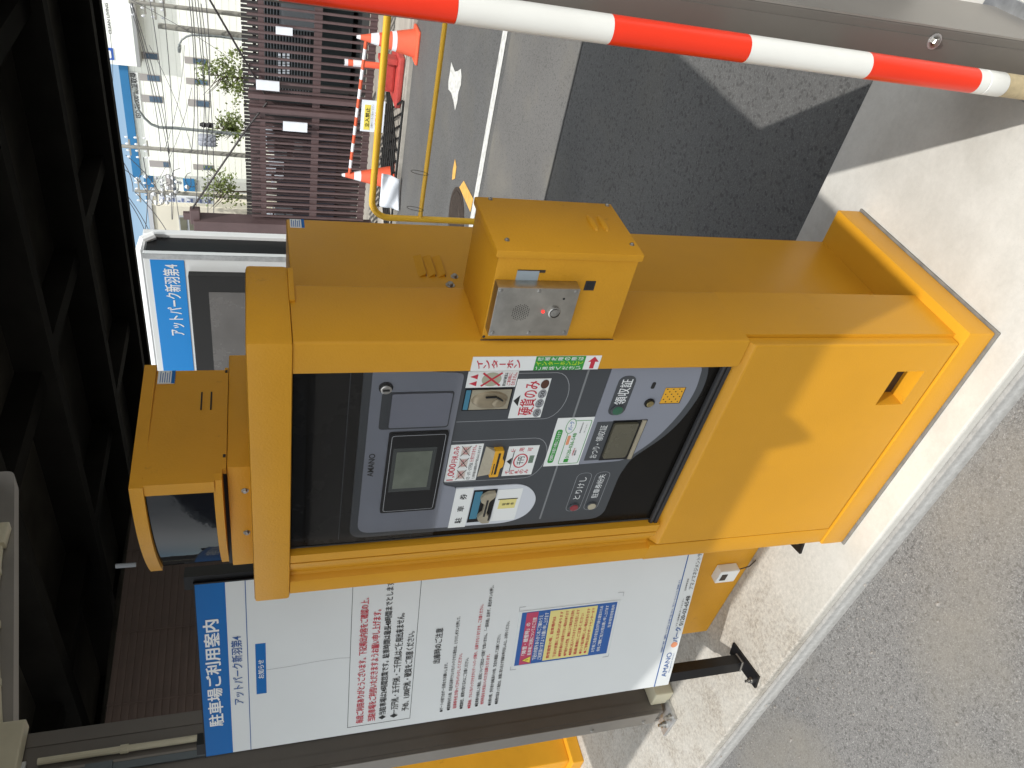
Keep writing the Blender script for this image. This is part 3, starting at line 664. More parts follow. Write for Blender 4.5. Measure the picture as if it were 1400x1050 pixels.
g = MB(); vtext(g, RF, 'インターホンにて', -.8545, .009, 1.030, .937, .0017, .03); part('yellow_lettering', g, mat('ink_lime', (.5, .7, .03), .5), IS)

# intercom box
g = MB(); g.box(-.806, -.636, 1.016, 1.18, .890, 1.1365, .002); IC = part('intercom_box', g, YEL2, T, smooth=True)
g = MB(); g.box(-.640, -.626, 1.013, 1.186, .884, 1.142, .003); part('box_lid', g, YEL2, IC, smooth=True)
for zc in (.946, .926):
    g = MB(); n = 8
    for k in range(1): dome(g, Fr((-.626, 0, 0), (0, 1, 0), (0, 0, 1), (1, 0, 0)), (1.112, zc), .027, .007, .005, 0)
    part('lid_louvre', g, YEL2, IC, smooth=True)
for (y_, z_) in ((1.178, 1.115), (1.178, .894), (1.045, 1.118), (1.045, .896)): bolt((-.626, y_, z_), (1, 0, 0), .003, IC, name='lid_screw')
bolt((-.8, 1.016, 1.1335), (0, -1, 0), .0018, IC, m=IRON, name='corner_screw')
g = MB(); g.box(-.780, -.682, .992, 1.016, .992, 1.135, .002); SP = part('call_panel', g, STEEL, IC, label='brushed steel intercom panel with round call button', smooth=True)
SF = Fr((0, .992, 0), (1, 0, 0), (0, 0, 1), (0, -1, 0))
g = MB()
for i in range(-5, 6):
    for j in range(-5, 6):
        u, v = i*.0034+(.0017 if j % 2 else 0), j*.0034
        if u*u+v*v < .0158**2: g.prism(ellipse((-.7305+u, 1.0875+v), .0009, .0009, 6), SF, .0001, .0003)
part('speaker_holes', g, BLKM, IC)
g = MB(); g.lathe(SF(-.7285, 1.029, 0), [(.011, 0), (.011, .004), (.0092, .005), (.0088, .0025), (.0075, .0025), (.0072, .0045), (.004, .005)], 26, (0, -1, 0)); part('call_button', g, CHROME, IC, smooth=True)
g = MB(); g.lathe(SF(-.7285, 1.0485, 0), [(.0032, 0), (.003, .0015), (.0018, .003)], 14, (0, -1, 0)); part('indicator_light', g, LEDR, IC, smooth=True)
g = MB(); g.lathe(SF(-.702, 1.0175, 0), [(.0022, 0.0001), (.0022, .0004)], 8, (0, -1, 0)); part('microphone_hole', g, BLKM, IC)
for (u, v) in ((-.687, 1.129), (-.687, 1.064), (-.687, .999), (-.773, 1.128), (-.773, 1.064), (-.773, .999)):
    g = MB(); g.lathe(SF(u, v, 0), [(.0034, 0), (.0032, .001), (.002, .0015)], 14, (0, -1, 0)); part('panel_screw', g, CHROME, IC, smooth=True)
BF = Fr((0, 1.016, 0), (1, 0, 0), (0, 0, 1), (0, -1, 0))
g = MB(); rect(g, BF, -.7, -.6815, .957, .975, 0, .0012); part('square_socket', g, RUB, IC)
g = MB(); rect(g, BF, -.697, -.6845, .96, .972, .0012, .0015); part('socket_hole', g, BLKM, IC)
g = MB(); rect(g, BF, -.683, -.6635, 1.062, 1.1, 0, .0008); part('bare_cutout', g, mat('cutout_grey', (.36, .42, .46), .4), IC)
g = MB(); rect(g, BF, -.6638, -.6622, 1.056, 1.1, .0008, .0011); rect(g, BF, -.667, -.662, 1.052, 1.062, 0, .0009); part('cutout_edge', g, IRON, IC)
g = MB(); g.tube([(-.806, 1.014, 1.139), (-.806, 1.014, .889)], .0012, 6); part('sealing_bead', g, IRON, IC)

# lamp housing on top
g = MB(); g.box(-1.51, -1.193, 1.105, 1.45, 1.521, 1.566, .003); PED = part('pedestal', g, YEL2, T, smooth=True)
for x_ in (-1.263, -1.397): bolt((x_, 1.105, 1.534), (0, -1, 0), .005, PED)
def arc(off, n=12):
    a = Vector((-1.193, 1.078)); b_ = Vector((-1.535, 1.14)); c_ = (a+b_)/2; t_ = (b_-a).normalized(); nn = Vector((t_.y, -t_.x)) if t_.x > 0 else Vector((-t_.y, t_.x))
    if nn.y > 0: nn = -nn
    return [tuple(a*(1-k/n)+b_*(k/n)+nn*(.026*4*(k/n)*(1-k/n)+off)) for k in range(n+1)]
fr_arc = arc(0)
body = [(-1.193, 1.4)] + fr_arc + [(-1.535, 1.4)]
hb = MB(); hb.prism(body, XY, 1.5855, 1.605) if False else None
hb.prism([(-1.195, 1.4)]+[(x, y+.012) for x, y in arc(0)]+[(-1.53, 1.4)], XY, 1.574, 1.715)
LH = part('lamp_housing', hb, YEL2, T, smooth=True)
def band(off_o, off_i, zl, zh, i0=0, i1=12):
    o_ = arc(off_o)[i0:i1+1]; n_ = arc(off_i)[i0:i1+1]
    g = MB(); g.prism(o_+n_[::-1], XY, zl, zh); return g
g = band(.004, -.012, 1.574, 1.590); g.box(-1.222, -1.1925, 1.069, 1.10, 1.588, 1.713, 0); part('housing_front', g, YEL2, LH)
cap = [(-1.186, 1.41)] + arc(.012) + [(-1.548, 1.41)]
g = MB(); g.prism(cap, XY, 1.712, 1.736); part('housing_cap', g, YEL2, LH, smooth=True)
g = MB()
o_ = arc(.001)[1:]; n_ = arc(-.01)[1:]
g.prism(o_+n_[::-1], XY, 1.5905, 1.7115); part('dark_window', g, GLS, LH, label='curved dark glass window of the lamp housing', smooth=True)
g = MB(); g.box(-1.205, -1.19, 1.10, 1.402, 1.5665, 1.574); part('hinge_strip', g, YEL2, LH)
for y_ in (1.13, 1.385): g = MB(); g.box(-1.1905, -1.189, y_, y_+.008, 1.568, 1.573); part('hinge_slot', g, BLKM, LH)
HX = Fr((-1.194, 0, 0), (0, 1, 0), (0, 0, 1), (1, 0, 0))
for zc in (1.617, 1.598): g = MB(); rect(g, HX, 1.272, 1.326, zc, zc+.003, 0, .002); part('vent_slit', g, BLKM, LH)
g = MB(); rect(g, HX, 1.356, 1.397, 1.674, 1.708, 0, .0018); part('sticker', g, WHTS, LH)
g = MB(); rect(g, HX, 1.356, 1.397, 1.674, 1.681, .0018, .0022)
for k in range(5): rect(g, HX, 1.359, 1.394-.004*(k % 2), 1.684+k*.0045, 1.6855+k*.0045, .0018, .0022)
part('sticker_print', g, BLU, LH)
g = MB(); g.box(-1.52, -1.2, 1.12, 1.39, 1.5662, 1.5742); part('gap_block', g, BLKM, T)

# ------------------------------------------------------------------ notice board on legs
Bd = Vector((.963, .271, 0)).normalized(); Bn = Vector((Bd.y, -Bd.x, 0))
BO = Vector((-2.211, 1.012, 0))
BFm = Fr(BO, Bd, (0, 0, 1), Bn)
T = thing('notice_board', 'white and blue parking instruction board on black legs, standing left of the payment machine', 'notice board', tuple(BO+Bd*.29))
g = MB(); rect(g, BFm, 0, .575, .28, 1.657, -.006, 0); BP = part('panel', g, WHT, T)
g = MB(); rect(g, BFm, 0, .575, 1.590, 1.657, 0, .0006)
rect(g, BFm, .2, .371, 1.501, 1.526, 0, .0006); part('blue_field', g, BLU, BP)
g = MB(); rect(g, BFm, -.003, .578, 1.657, 1.660, -.008, .001); rect(g, BFm, .575, .579, .28, 1.657, -.008, .001); part('edge_trim', g, BLK, BP)
wt = MB(); rd = MB(); bk = MB(); bl = MB(); t3 = .0014
text(wt, BFm, '駐車場ご利用案内', .106, .466, 1.608, 1.645, t3, .05); text(wt, BFm, 'お知らせ', .254, .318, 1.506, 1.521, t3, .02)
text(bl, BFm, 'アットパーク新羽第4', .174, .404, 1.557, 1.583, t3, .01)
rect(bl, BFm, 0, .575, 1.5435, 1.5455, 0, .0006)
text(rd, BFm, '毎度ご利用ありがとうございます。下記掲出内容をご確認の上、', .038, .483, 1.246, 1.268, t3, .03)
text(rd, BFm, '当駐車場をご利用いただきますようお願い申し上げます。', .040, .440, 1.213, 1.235, t3, .03)
text(bk, BFm, '◆当駐車場は24時間営業です。駐車時間は最長48時間までとします。', .040, .535, 1.184, 1.204, t3, .03)
text(bk, BFm, '◆一万円札・五千円札・二千円札はご使用出来ません。', .040, .419, 1.150, 1.172, t3, .03)
text(bk, BFm, '予め、1,000円札・硬貨をご用意ください。', .060, .352, 1.119, 1.141, t3, .03)
for (a, b_) in (((.027, 1.289), (.54, 1.289)), ((.027, 1.114), (.54, 1.106))): rect(bk, BFm, .027, .55, a[1]-.0006, a[1]+.0006, 0, .0005)
rect(bk, BFm, .0265, .0278, 1.114, 1.289, 0, .0005); rect(bk, BFm, .549, .5503, 1.114, 1.289, 0, .0005)
text(bk, BFm, '出庫時のご注意', .225, .352, 1.042, 1.063, t3, .025)
lines = [(1.024, .034, .222, '●ゲートの前で必ず一旦停止をお願いします。', 0), (1.003, .036, .386, '●駐車券を挿入後、料金不足等でクルマをバックさせる場合は、とりけしボタンを押して、', 0), (.985, .040, .25, '駐車券を抜き取ってからバックしてください。', 1),
         (.965, .034, .23, '●精算機、紙幣の取り忘れにご注意ください。', 0), (.941, .031, .418, '●精算後、クルマをバックさせますとゲートバーが降り、出庫できなくなります。ご注意ください。', 2), (.919, .034, .482, '●駐車券を紛失した場合、返却について当社は一切責任を負いません。「一般利用」出来ず、退出ボタンを押し、', 0),
         (.903, .04, .234, '紛失料金をお支払いいただき出庫となります。', 1), (.879, .030, .303, '●出庫の際、歩行者や自転車その他、安全を確認して出庫ください。', 0), (.858, .032, .347, '●紙幣が詰まった場合は、無理に取り出さず係員を呼び出しの上、お待ちください。', 0)]
for z_, a, b_, s_, cl in lines: text((bk, rd, rd)[cl], BFm, s_, a, b_, z_-.0055, z_+.0055, t3, .02)
rect(bl, BFm, 0, .575, .3285, .3315, 0, .0006)
text(bl, BFm, '駐車場内での事故、盗難等について当社は一切の責任を負いません。下記フリーダイヤルまでご連絡願います。', .147, .43, .334, .341, t3, .01)
text(bl, BFm, 'AMANO', .039, .140, .298, .315, t3, .0); text(bl, BFm, 'Management Service', .055, .135, .288, .293, t3, .0)
text(bk, BFm, 'アマノ駐車場サポートセンター', .247, .355, .305, .311, t3, .01); text(bk, BFm, '0120-03-6548', .247, .362, .286, .300, t3, .01)
text(bk, BFm, '駐車場管理者', .385, .43, .307, .313, t3, .0); text(bk, BFm, 'アマノマネジメントサービス', .388, .56, .285, .300, t3, .0)
text(bl, BFm, 'パーク', .182, .242, .289, .308, t3, .06)
dk_ = MB(); dk_.prism(ellipse((.171, .298), .011, .011), BFm, .0008, .0012); part('logo_dot', dk_, ORG, BP)
# posted poster in plastic corners
g = MB(); rect(g, BFm, .17, .378, .52, .828, .0008, .0018); PS = part('poster_sleeve', g, mat('sleeve', (.7, .74, .75), .2, coat=.5), T)
bt = (wt, rd, bk); wt = MB(); rd = MB(); bk = MB()
g = MB(); rect(g, BFm, .176, .373, .529, .820, .0018, .0022); part('poster', g, mat('poster_blue', (.015, .1, .36), .35, coat=.4), PS)
g = MB(); rect(g, BFm, .178, .371, .771, .806, .0022, .0026); part('red_band', g, mat('poster_red', (.5, .05, .12), .35, coat=.4), PS)
g = MB(); rect(g, BFm, .182, .368, .590, .735, .0022, .0026); part('yellow_band', g, PALEY, PS)
t4 = .0032
g = MB(); g.prism([(.181, .774), (.207, .774), (.194, .799)], BFm, t4-.0004, t4-.0002); part('warning_triangle', g, YLW, PS)
outline(bk, BFm, [(.180, .773), (.208, .773), (.194, .8005)], .002, 0, t4); rect(bk, BFm, .193, .195, .78, .79, t4-.0003, t4)
text(wt, BFm, '「降雪・積雪時」の', .214, .335, .790, .804, t4, .03); text(wt, BFm, '駐車場ご利用についてのご注意', .212, .352, .774, .786, t4, .02)
text(wt, BFm, '下記の内容をあらかじめご了解のうえ', .19, .358, .755, .768, t4, .02); text(wt, BFm, 'ご利用頂けますようお願い申し上げます', .188, .365, .739, .752, t4, .02)
ys = [(.715, '降雪積雪の際、駐車場内は', .03), (.695, '下記の状態になる恐れがあります', .03), (.678, '●除雪作業のため駐車できない場合があります', .0), (.661, '●屋根からの落雪、凍結により車両が滑る恐れ', .0), (.645, '●無理に出入りされますと立ち往生します', .0), (.629, '路面凍結にご注意ください', .0), (.612, '●ロック板が動作しない場合があります', .0), (.597, '●ご不明な点はサポートセンターまで', .0)]
for z_, s_, bo in ys: text(rd, BFm, s_, .190, .19+min(.172, .0105*len(s_)+.03), z_, z_+.010, t4, .02)
text(wt, BFm, 'お客様ご自身の安全及び円滑な運営のため', .19, .365, .572, .583, t4, .01); text(wt, BFm, '何卒ご理解ご協力の程お願い申し上げます', .19, .365, .554, .565, t4, .01); text(wt, BFm, '駐車場管理事務所', .28, .365, .535, .545, t4, .0)
part('white_lettering', wt, INKW, PS); part('red_lettering', rd, RED, PS); part('black_lettering', bk, INK, PS); wt, rd, bk = bt
part('white_lettering', wt, INKW, BP); part('red_lettering', rd, RED, BP); part('black_lettering', bk, INK, BP); part('blue_lettering', bl, DBLU, BP)
g = MB()
for (u, v, su, sv) in ((.16, .83, -1, 1), (.392, .83, 1, 1), (.16, .52, -1, -1), (.405, .515, 1, -1)):
    rect(g, BFm, u, u+.001, v-sv*.018, v, .0006, .0012); rect(g, BFm, u-.014 if su > 0 else u, u if su > 0 else u+.014, v-.001, v, .0006, .0012)
part('corner_clips', g, GREYI, BP)
g = MB()
pz = [(.28, 1.50), (.282, 1.44), (.287, 1.38), (.289, 1.32), (.286, 1.29)]
for i in range(len(pz)-1): g.prism([(pz[i][0]-.0005, pz[i][1]), (pz[i][0]+.0005, pz[i][1]), (pz[i+1][0]+.0005, pz[i+1][1]), (pz[i+1][0]-.0005, pz[i+1][1])], BFm, .0002, .0004)
part('crease', g, GREYI, BP)
for u0, u1 in ((.002, .04), (.556, .594)):
    g = MB(); rect(g, BFm, u0, u1, .006, 1.68, -.044, -.0065); L = part('leg', g, BLK, T)
    uc = (u0+u1)/2
    g = MB(); rect(g, BFm, uc-(.012 if u0 < .1 else .032), uc+(.036 if u0 < .1 else .02), 0, .008, -.08, .074); part('foot_plate', g, BLK, L)
    for d in (.05,):
        g = MB(); g.lathe(BFm(uc-.002, .008, d), [(.011, 0), (.011, .003), (.008, .0032), (.008, .011), (.0045, .0112), (.0045, .022)], 12); part('anchor_bolt', g, CHROME, L)
    g = MB(); rect(g, BFm, uc-.02, uc+.02, .008, .013, -.0465, -.005); part('weld', g, GREYM, L)

# ------------------------------------------------------------------ shelter: columns, arms, roof
def column(name, label, x0, x1, y0, y1, top, zb=.03):
    T = thing(name, label, 'column', ((x0+x1)/2, (y0+y1)/2, 0), 'brown shelter columns')
    g = MB(); g.box(x0, x1, y0, y1, zb, top, .003); g.box(x1, x1+.003, y0+.012, y0+.05, zb, top); g.box(x1, x1+.003, y1-.05, y1-.012, zb, top)
    g.box(x0+.012, x0+.03, y0-.003, y0, zb, top)
    part('post', g, BRN, T)
    g = MB(); g.box(x1+.0005, x1+.0012, (y0+y1)/2-.004, (y0+y1)/2+.004, zb, top); part('seam', g, BRNL, T)
    g = MB(); g.box(x0-.03, x1+.03, y0-.05, y1+.03, 0, .012, .002); part('base_plate', g, GALV, T)
    for (x_, y_) in ((x0+.02, y0-.025), (x1+.005, y0-.028)):
        g = MB(); g.lathe((x_, y_, .012), [(.014, 0), (.014, .004), (.011, .0042), (.011, .016), (.006, .0162), (.006, .03)], 12); part('anchor_bolt', g, CHROME, T)
    return T
LC = column('shelter_column', 'brown aluminium shelter column behind the notice board', -2.862, -2.782, 1.17, 1.44, 2.33)
g = MB(); g.box(-2.862, -2.782, 1.1665, 1.169, .05, 2.33); part('front_strip', g, BRNL, LC)
for z_ in (.1, .32): bolt((-2.835, 1.1665, z_), (0, -1, 0), .006, LC, hexs=False, name='screw')
g = MB(); g.box(-2.78, -2.70, 1.2, 1.30, 0, .075, .006); part('base_cover', g, CREAM, LC)
RC = column('shelter_column', 'brown aluminium shelter column directly behind the striped pole', -.355, -.262, 1.2, 1.45, 2.36, .0)
g = MB(); g.box(-.262, -.2585, 1.2, 1.45, .0, 2.36); part('side_strip', g, BRNL, RC)
g = MB(); g.box(-.34, -.277, 1.1975, 1.2, .02, 2.36); part('front_strip', g, BRN, RC)
bolt((-.283, 1.1975, .355), (0, -1, 0), .0075, RC)
g = MB(); g.lathe((-.283, 1.1975, .355), [(.014, 0), (.014, .001)], 16, (0, -1, 0)); part('washer', g, GALV, RC)
# arms under the roof
def arm(label, x0, x1):
    T = thing('roof_arm', label, 'roof arm', ((x0+x1)/2, 1.3, 2.25), 'sloping roof arms of the shelter')
    def zb(y): return 2.258+.1877*(y-1.329)
    def YZ(u, v, d): return Vector((d, u, v))
    g = MB(); g.prism(rpoly([(.26, zb(.26)+.02, .02), (2.613, zb(2.613), .03), (2.613, zb(2.613)+.11, .02), (.26, zb(.26)+.11, .02)], 5), YZ, x0, x1); part('beam', g, BRNL, T)
    g = MB(); g.box(x1, x1+.01, 1.3, 1.34, zb(1.3)-.02, zb(1.3)+.1); part('bracket', g, GALV, T)
    return T
arm('pale brown sloping arm over the notice board column', -2.86, -2.775)
arm('pale brown sloping arm over the column by the striped pole', -.355, -.262)
def cyl_path(mb, pts, r): mb.tube(pts, r, 10)
cpt = thing('conduit', 'cream electrical conduit running up the column and along the arm with a junction box', 'conduit', (-2.76, 1.33, 1.0))
g = MB(); g.tube([(-2.768, 1.334, .3), (-2.768, 1.334, 2.2)], .011, 10); part('pipe', g, CREAM, cpt, smooth=True)
g = MB(); g.tube([(-2.757, 1.46, 2.33), (-2.757, 1.7, 2.385), (-2.757, 2.0, 2.445), (-2.757, 2.25, 2.475)], .012, 10); part('pipe', g, CREAM, cpt, smooth=True)
g = MB(); g.box(-2.774, -2.72, 1.30, 1.46, 2.245, 2.36, .006); part('junction_box', g, CREAM, cpt)
g = MB(); g.box(-2.774, -2.73, 2.2, 2.3, 2.45, 2.52, .005); part('outlet_box', g, CREAM, cpt)
for y_, z_ in ((1.62, 2.367), (1.85, 2.414), (2.08, 2.455)): g = MB(); g.tube([(-2.757, y_-.012, z_-.002), (-2.757, y_+.012, z_+.003)], .0155, 10); part('clamp', g, CREAM, cpt)
for z_ in (1.95, 1.4): g = MB(); g.tube([(-2.768, 1.334, z_-.012), (-2.768, 1.334, z_+.012)], .0145, 10); part('clamp', g, CREAM, cpt)
g = MB(); g.box(-2.78, -2.772, 1.272, 1.296, .3, 2.1); g.box(-2.78, -2.762, 1.268, 1.30, 1.98, 2.06); single('cable_rail', g, mat('rail_grey', (.12, .14, .15), .4, .6), 'dark grey steel cable rail fixed to the column beside the cream conduit', 'cable rail')
# roof sheet
def rz(y): return 2.41+.19*(y-1.34)
P4 = [(-2.93, .188, 2.19), (-.04, .188, 2.19), (.128, 2.619, 2.653), (-2.93, 2.619, 2.653)]
g = MB(); g.add([Vector(p) for p in P4]+[Vector(p)+Vector((0, 0, .05)) for p in P4], [(0, 1, 2, 3), (7, 6, 5, 4), (0, 4, 5, 1), (1, 5, 6, 2), (2, 6, 7, 3), (3, 7, 4, 0)])
RT = thing('shelter_roof', 'sloping sheet roof over the payment machine', 'roof', (-2.2, 1.3, 2.4))
part('roof_sheet', g, ROOFM, RT)
g = MB(); g.prism([(-.478, .19), (-.375, .19), (-.41, .152), (-.43, .152)], XY, 2.172, 2.19); part('gutter_bracket', g, BRN, RT)

# ------------------------------------------------------------------ striped pole
px_, py_ = -.325, 1.1447
T = thing('barrier_pole', 'red and white striped upright pole in front of the right column', 'striped pole', (px_, py_, 0)); PT = T; T.location.x = px_
zs = .2835; top = 2.34
g = MB(); g.lathe((px_, py_, 0), [(.0205, 0.0), (.0205, .216)], 28); part('foot_tube', g, POLB, T, smooth=True)
g = MB(); g.lathe((px_, py_, 0), [(.0208, .217), (.0211, .2175), (.0211, .2595), (.0203, .2605), (.0203, .262), (.0211, .263), (.0211, zs)], 28)
z_ = zs+.2365
k = 0
while z_ < top:
    part('white_band', g, POLW, T, smooth=True); g = MB(); g.lathe((px_, py_, 0), [(.0212, z_+.0002), (.0212, min(z_+.2363, top))], 28); z_ += .473
part('white_band', g, POLW, T, smooth=True)
z_ = zs
while z_ < top: g = MB(); g.lathe((px_, py_, 0), [(.0213, z_+.0002), (.0213, min(z_+.2365, top))], 28); z_ += .473; part('red_band', g, POLR, T, smooth=True)

PT.rotation_euler.y = .0098; PT.location.x -= .0026     # the pole leans slightly

# ------------------------------------------------------------------ yellow cabinets behind the board
T = thing('control_cabinet', 'low yellow steel cabinet behind the notice board, with a small white switch', 'cabinet', (-2.0, 1.4, 0))
g = MB(); g.box(-2.305, -1.70, 1.225, 1.6, 0.0, .9, .004); CB = part('body', g, YEL2, T)
g = MB(); q = at(990, 780, 1.22); g.box(q.x-.03, q.x+.03, 1.195, 1.225, q.z-.035, q.z+.035, .003); part('switch', g, WHTS, T)
g = MB(); g.box(q.x-.015, q.x+.015, 1.1935, 1.195, q.z+.005, q.z+.025); part('switch_window', g, IRON, T)
g = MB(); g.tube([(q.x+.02, 1.205, q.z-.035), (q.x+.035, 1.203, q.z-.07), (q.x+.06, 1.215, q.z-.1)], .002, 6); part('cable', g, IRON, T)
T = thing('gate_machine', 'yellow barrier gate cabinet standing beyond the shelter column', 'gate cabinet', (-4.1, 1.7, 0))
g = MB(); g.box(-4.42, -3.86, 1.46, 1.9, .06, 1.15, .005); GB = part('body', g, YEL2, T)
g = MB(); g.box(-4.45, -3.82, 1.43, 1.93, 0, .06, .004); part('plinth', g, YEL2, T)
q = at(560, 1048, 1.46); g = MB(); g.box(-4.2, -4.0, 1.457, 1.46, .62, .75); part('white_plate', g, WHTS, T)

# ------------------------------------------------------------------ pylon sign with display box
PY = 3.3
a = at(204.7, 354.6, PY); b_ = at(222, 504.8, PY); c_ = at(251.4, 356, PY)
T = thing('pylon_sign', 'white framed pylon sign with blue header and black display box behind the payment machine', 'pylon sign', (a.x-.5, PY+.08, -.12))
xr = a.x+.03; xl = xr-1.15; zt = a.z+.028
g = MB(); g.box(xl, xr, PY, PY+.03, .25, zt, .004); PP = part('face_panel', g, WHT, T)
g = MB(); g.box(xl+.01, xr-.004, PY+.03, PY+.15, .25, zt-.01); part('black_side', g, BLK, T)
g = MB(); g.box(xr-.006, xr+.014, PY+.15, PY+.19, .25, zt+.01, .003); g.tube([(xl, PY+.11, zt+.02), (xr-.04, PY+.11, zt+.02), (xr, PY+.12, zt+.005), (xr+.012, PY+.14, zt-.04)], .022, 10); part('frame', g, mat('frame_white', (.8, .82, .82), .4), T)
g = MB(); g.box(xr-.022, xr+.002, PY-.006, PY, .25, zt); part('edge_trim', g, GALV, PP)
PFm = Fr((0, PY, 0), (1, 0, 0), (0, 0, 1), (0, -1, 0))
g = MB(); rect(g, PFm, xl+.02, a.x, c_.z, a.z, 0, .002); part('blue_header', g, BLUL, PP)
g = MB(); q0 = at(452/3.749*1+130-0, 0, PY)
l0 = at(130+450/3.749, 230+855/3.749, PY); l1 = at(130+410/3.749, 230+492/3.749, PY)
text(g, PFm, 'アットパーク新羽第4', l0.x, l1.x, l0.z-.012, l0.z+.058, .003, .015); part('white_lettering', g, INKW, PP)
e = at(257, 377, PY-.04)
g = MB(); g.box(e.x-.9, e.x, PY-.04, PY, e.z-.62, e.z, .004); LB = part('display_box', g, BLKM, T)
g = MB(); g.box(e.x-.8, e.x-.09, PY-.042, PY-.04, e.z-.54, e.z-.085); part('display_glass', g, mat('display_grey', (.14, .135, .13), .25, coat=.6, var=.15, vs=6), T)
for x_ in (xl+.12, xr-.12): g = MB(); g.box(x_-.04, x_+.04, PY+.05, PY+.13, -.12, .26); part('leg', g, GALV, T)
g = MB(); rect(g, PFm, a.x-.055, a.x-.05, 1.40, 1.55, 0, .002); part('blue_stroke', g, BLUL, PP)

# ------------------------------------------------------------------ yellow hoop barrier by the road
HY = 3.43; zt = at(515, 200, 3.43).z; xa = at(515, 297, 3.43).x; xb = -.3
T = thing('hoop_barrier', 'yellow tubular hoop barrier standing at the roadside', 'barrier', (-1.6, HY, -.12))
pts = [(xa, HY, -.12), (xa, HY, zt-.09)]
for k in range(1, 7): q = rad(15*k); pts.append((xa+.09*(1-math.cos(q)), HY, zt-.09+.09*math.sin(q)))
for k in range(0, 7): q = rad(15*k); pts.append((xb-.09+.09*math.sin(q), HY, zt-.09+.09*math.cos(q)))
pts.append((xb, HY, -.12))
g = MB(); g.tube(pts, .0158, 12); part('hoop', g, HOOPY, T, smooth=True)
g = MB(); zc_ = at(592, 160, HY).z; g.tube([(xa, HY, zc_), (xb, HY, zc_)], .011, 10); part('cross_rail', g, HOOPY, T, smooth=True)
for (pxx, pyy) in ((588, 237), (580, 286)):
    q = at(pxx, pyy, HY); g = MB()
    n = 18; lp = [(q.x+.009*math.sin(2*math.pi*k/n), HY-.014*math.cos(2*math.pi*k/n), zc_-.01+.04*(1-math.cos(2*math.pi*k/n))) for k in range(n+1)]
    g.tube(lp, .0014, 5, cap=False); part('wire_tie', g, IRON, T)

# ------------------------------------------------------------------ cones, bar, signs across the road
def cone(label, x, y, s=1.0, z=-.12):
    T = thing('traffic_cone', label, 'traffic cone', (x, y, z), 'orange cones holding the striped bar')
    def r(h): return .145*(1-h/.68)+.022
    def fr_(h0, h1, m, nm, o=0):
        g = MB(); g.lathe((x, y, z), [((r(h0)+o)*s, h0*s), ((r(h1)+o)*s, h1*s)], 24); part(nm, g, m, T, smooth=True)
    g = MB(); g.box(x-.19*s, x+.19*s, y-.19*s, y+.19*s, z, z+.035*s, .012); part('base', g, CONE, T)
    fr_(.035, .66, CONE, 'body'); fr_(.25, .30, CONEW, 'white_band', .002); fr_(.45, .54, CONEW, 'white_band', .002); fr_(.66, .70, CONEW, 'tip')
    return T
ca = at(575, 55, 8.2); ca = atz(568, 55, -.12)
cone('orange traffic cone at the kerb near the red base unit', ca.x, ca.y-.1, .88)
cb_ = atz(547, 254, 0)
cone('orange traffic cone partly behind the white plastic sheet', -4.42, 8.72, .88, -.09)
tA = Vector((ca.x+.0, ca.y-.1, .40)); tB = Vector((-4.42, 8.72, .44))
T = thing('cone_bar', 'thin red and white striped bar laid across the two traffic cones', 'cone bar', tuple(tA))
g = MB(); h = MB(); n = 15; BARR = mat('bar_red', (.7, .12, .05), .4)
for k in range(n):
    p = tA+(tB-tA)*(k/n); q = tA+(tB-tA)*((k+1)/n); g = MB(); g.tube([p, q], .018, 10); part('white_band' if k % 2 else 'red_band', g, CONEW if k % 2 else BARR, T)
# hanging sign on the bar
s0 = at(497, 138, 8.3); s1 = at(497, 181, 8.3); zt_ = .40
T = thing('hanging_sign', 'white no entry notice with yellow panel hanging from the striped bar', 'sign', tuple(s0))
SFm = Fr((0, 8.33, 0), (1, 0, 0), (0, 0, 1), (0, -1, 0))
xx0, xx1 = s1.x, s0.x; zlo = at(526, 160, 8.3).z; zhi = at(494, 160, 8.3).z
g = MB(); rect(g, SFm, xx0, xx1, zlo, zhi, -.006, 0); SP_ = part('plate', g, SHEET, T)
g = MB(); rect(g, SFm, xx0+.02, xx1-.05, zhi-.10, zhi-.035, 0, .002); part('yellow_panel', g, YLW, SP_)
g = MB(); text(g, SFm, '立入禁止', xx0+.05, xx1-.08, zhi-.09, zhi-.045, .004, .03); text(g, SFm, '工事中につきご協力ください', xx0+.04, xx1-.04, zhi-.13, zhi-.11, .004, .0); part('black_lettering', g, INK, SP_)
g = MB(); text(g, SFm, '解体', xx0+.08, xx1-.1, zhi-.20, zhi-.15, .004, .0); part('red_lettering', g, RED, SP_)
# white plastic sheet leaning on the left cone
T = MB()
pp = [(522, 237), (547, 245), (545, 287), (519, 281)]
Q = [at(px, py, 8.28+.03*math.sin(i*2)) for i, (px, py) in enumerate(pp)]
n = 10; vs = []; fs = []
for i in range(n+1):
    for j in range(n+1):
        u, v = i/n, j/n; p = Q[0]*(1-u)*(1-v)+Q[1]*u*(1-v)+Q[2]*u*v+Q[3]*(1-u)*v
        p = p+Vector((0, .03*math.sin(5*v+3*u)*math.sin(4*u), 0)); vs.append(p)
for i in range(n):
    for j in range(n): fs.append((i*(n+1)+j, (i+1)*(n+1)+j, (i+1)*(n+1)+j+1, i*(n+1)+j+1))
T.add(vs, fs); o = single('plastic_sheet', T, SHEET, 'crumpled white plastic sheet leaning against the left traffic cone', 'plastic sheet', smooth=True)
md = o.modifiers.new('s', 'SOLIDIFY'); md.thickness = .006
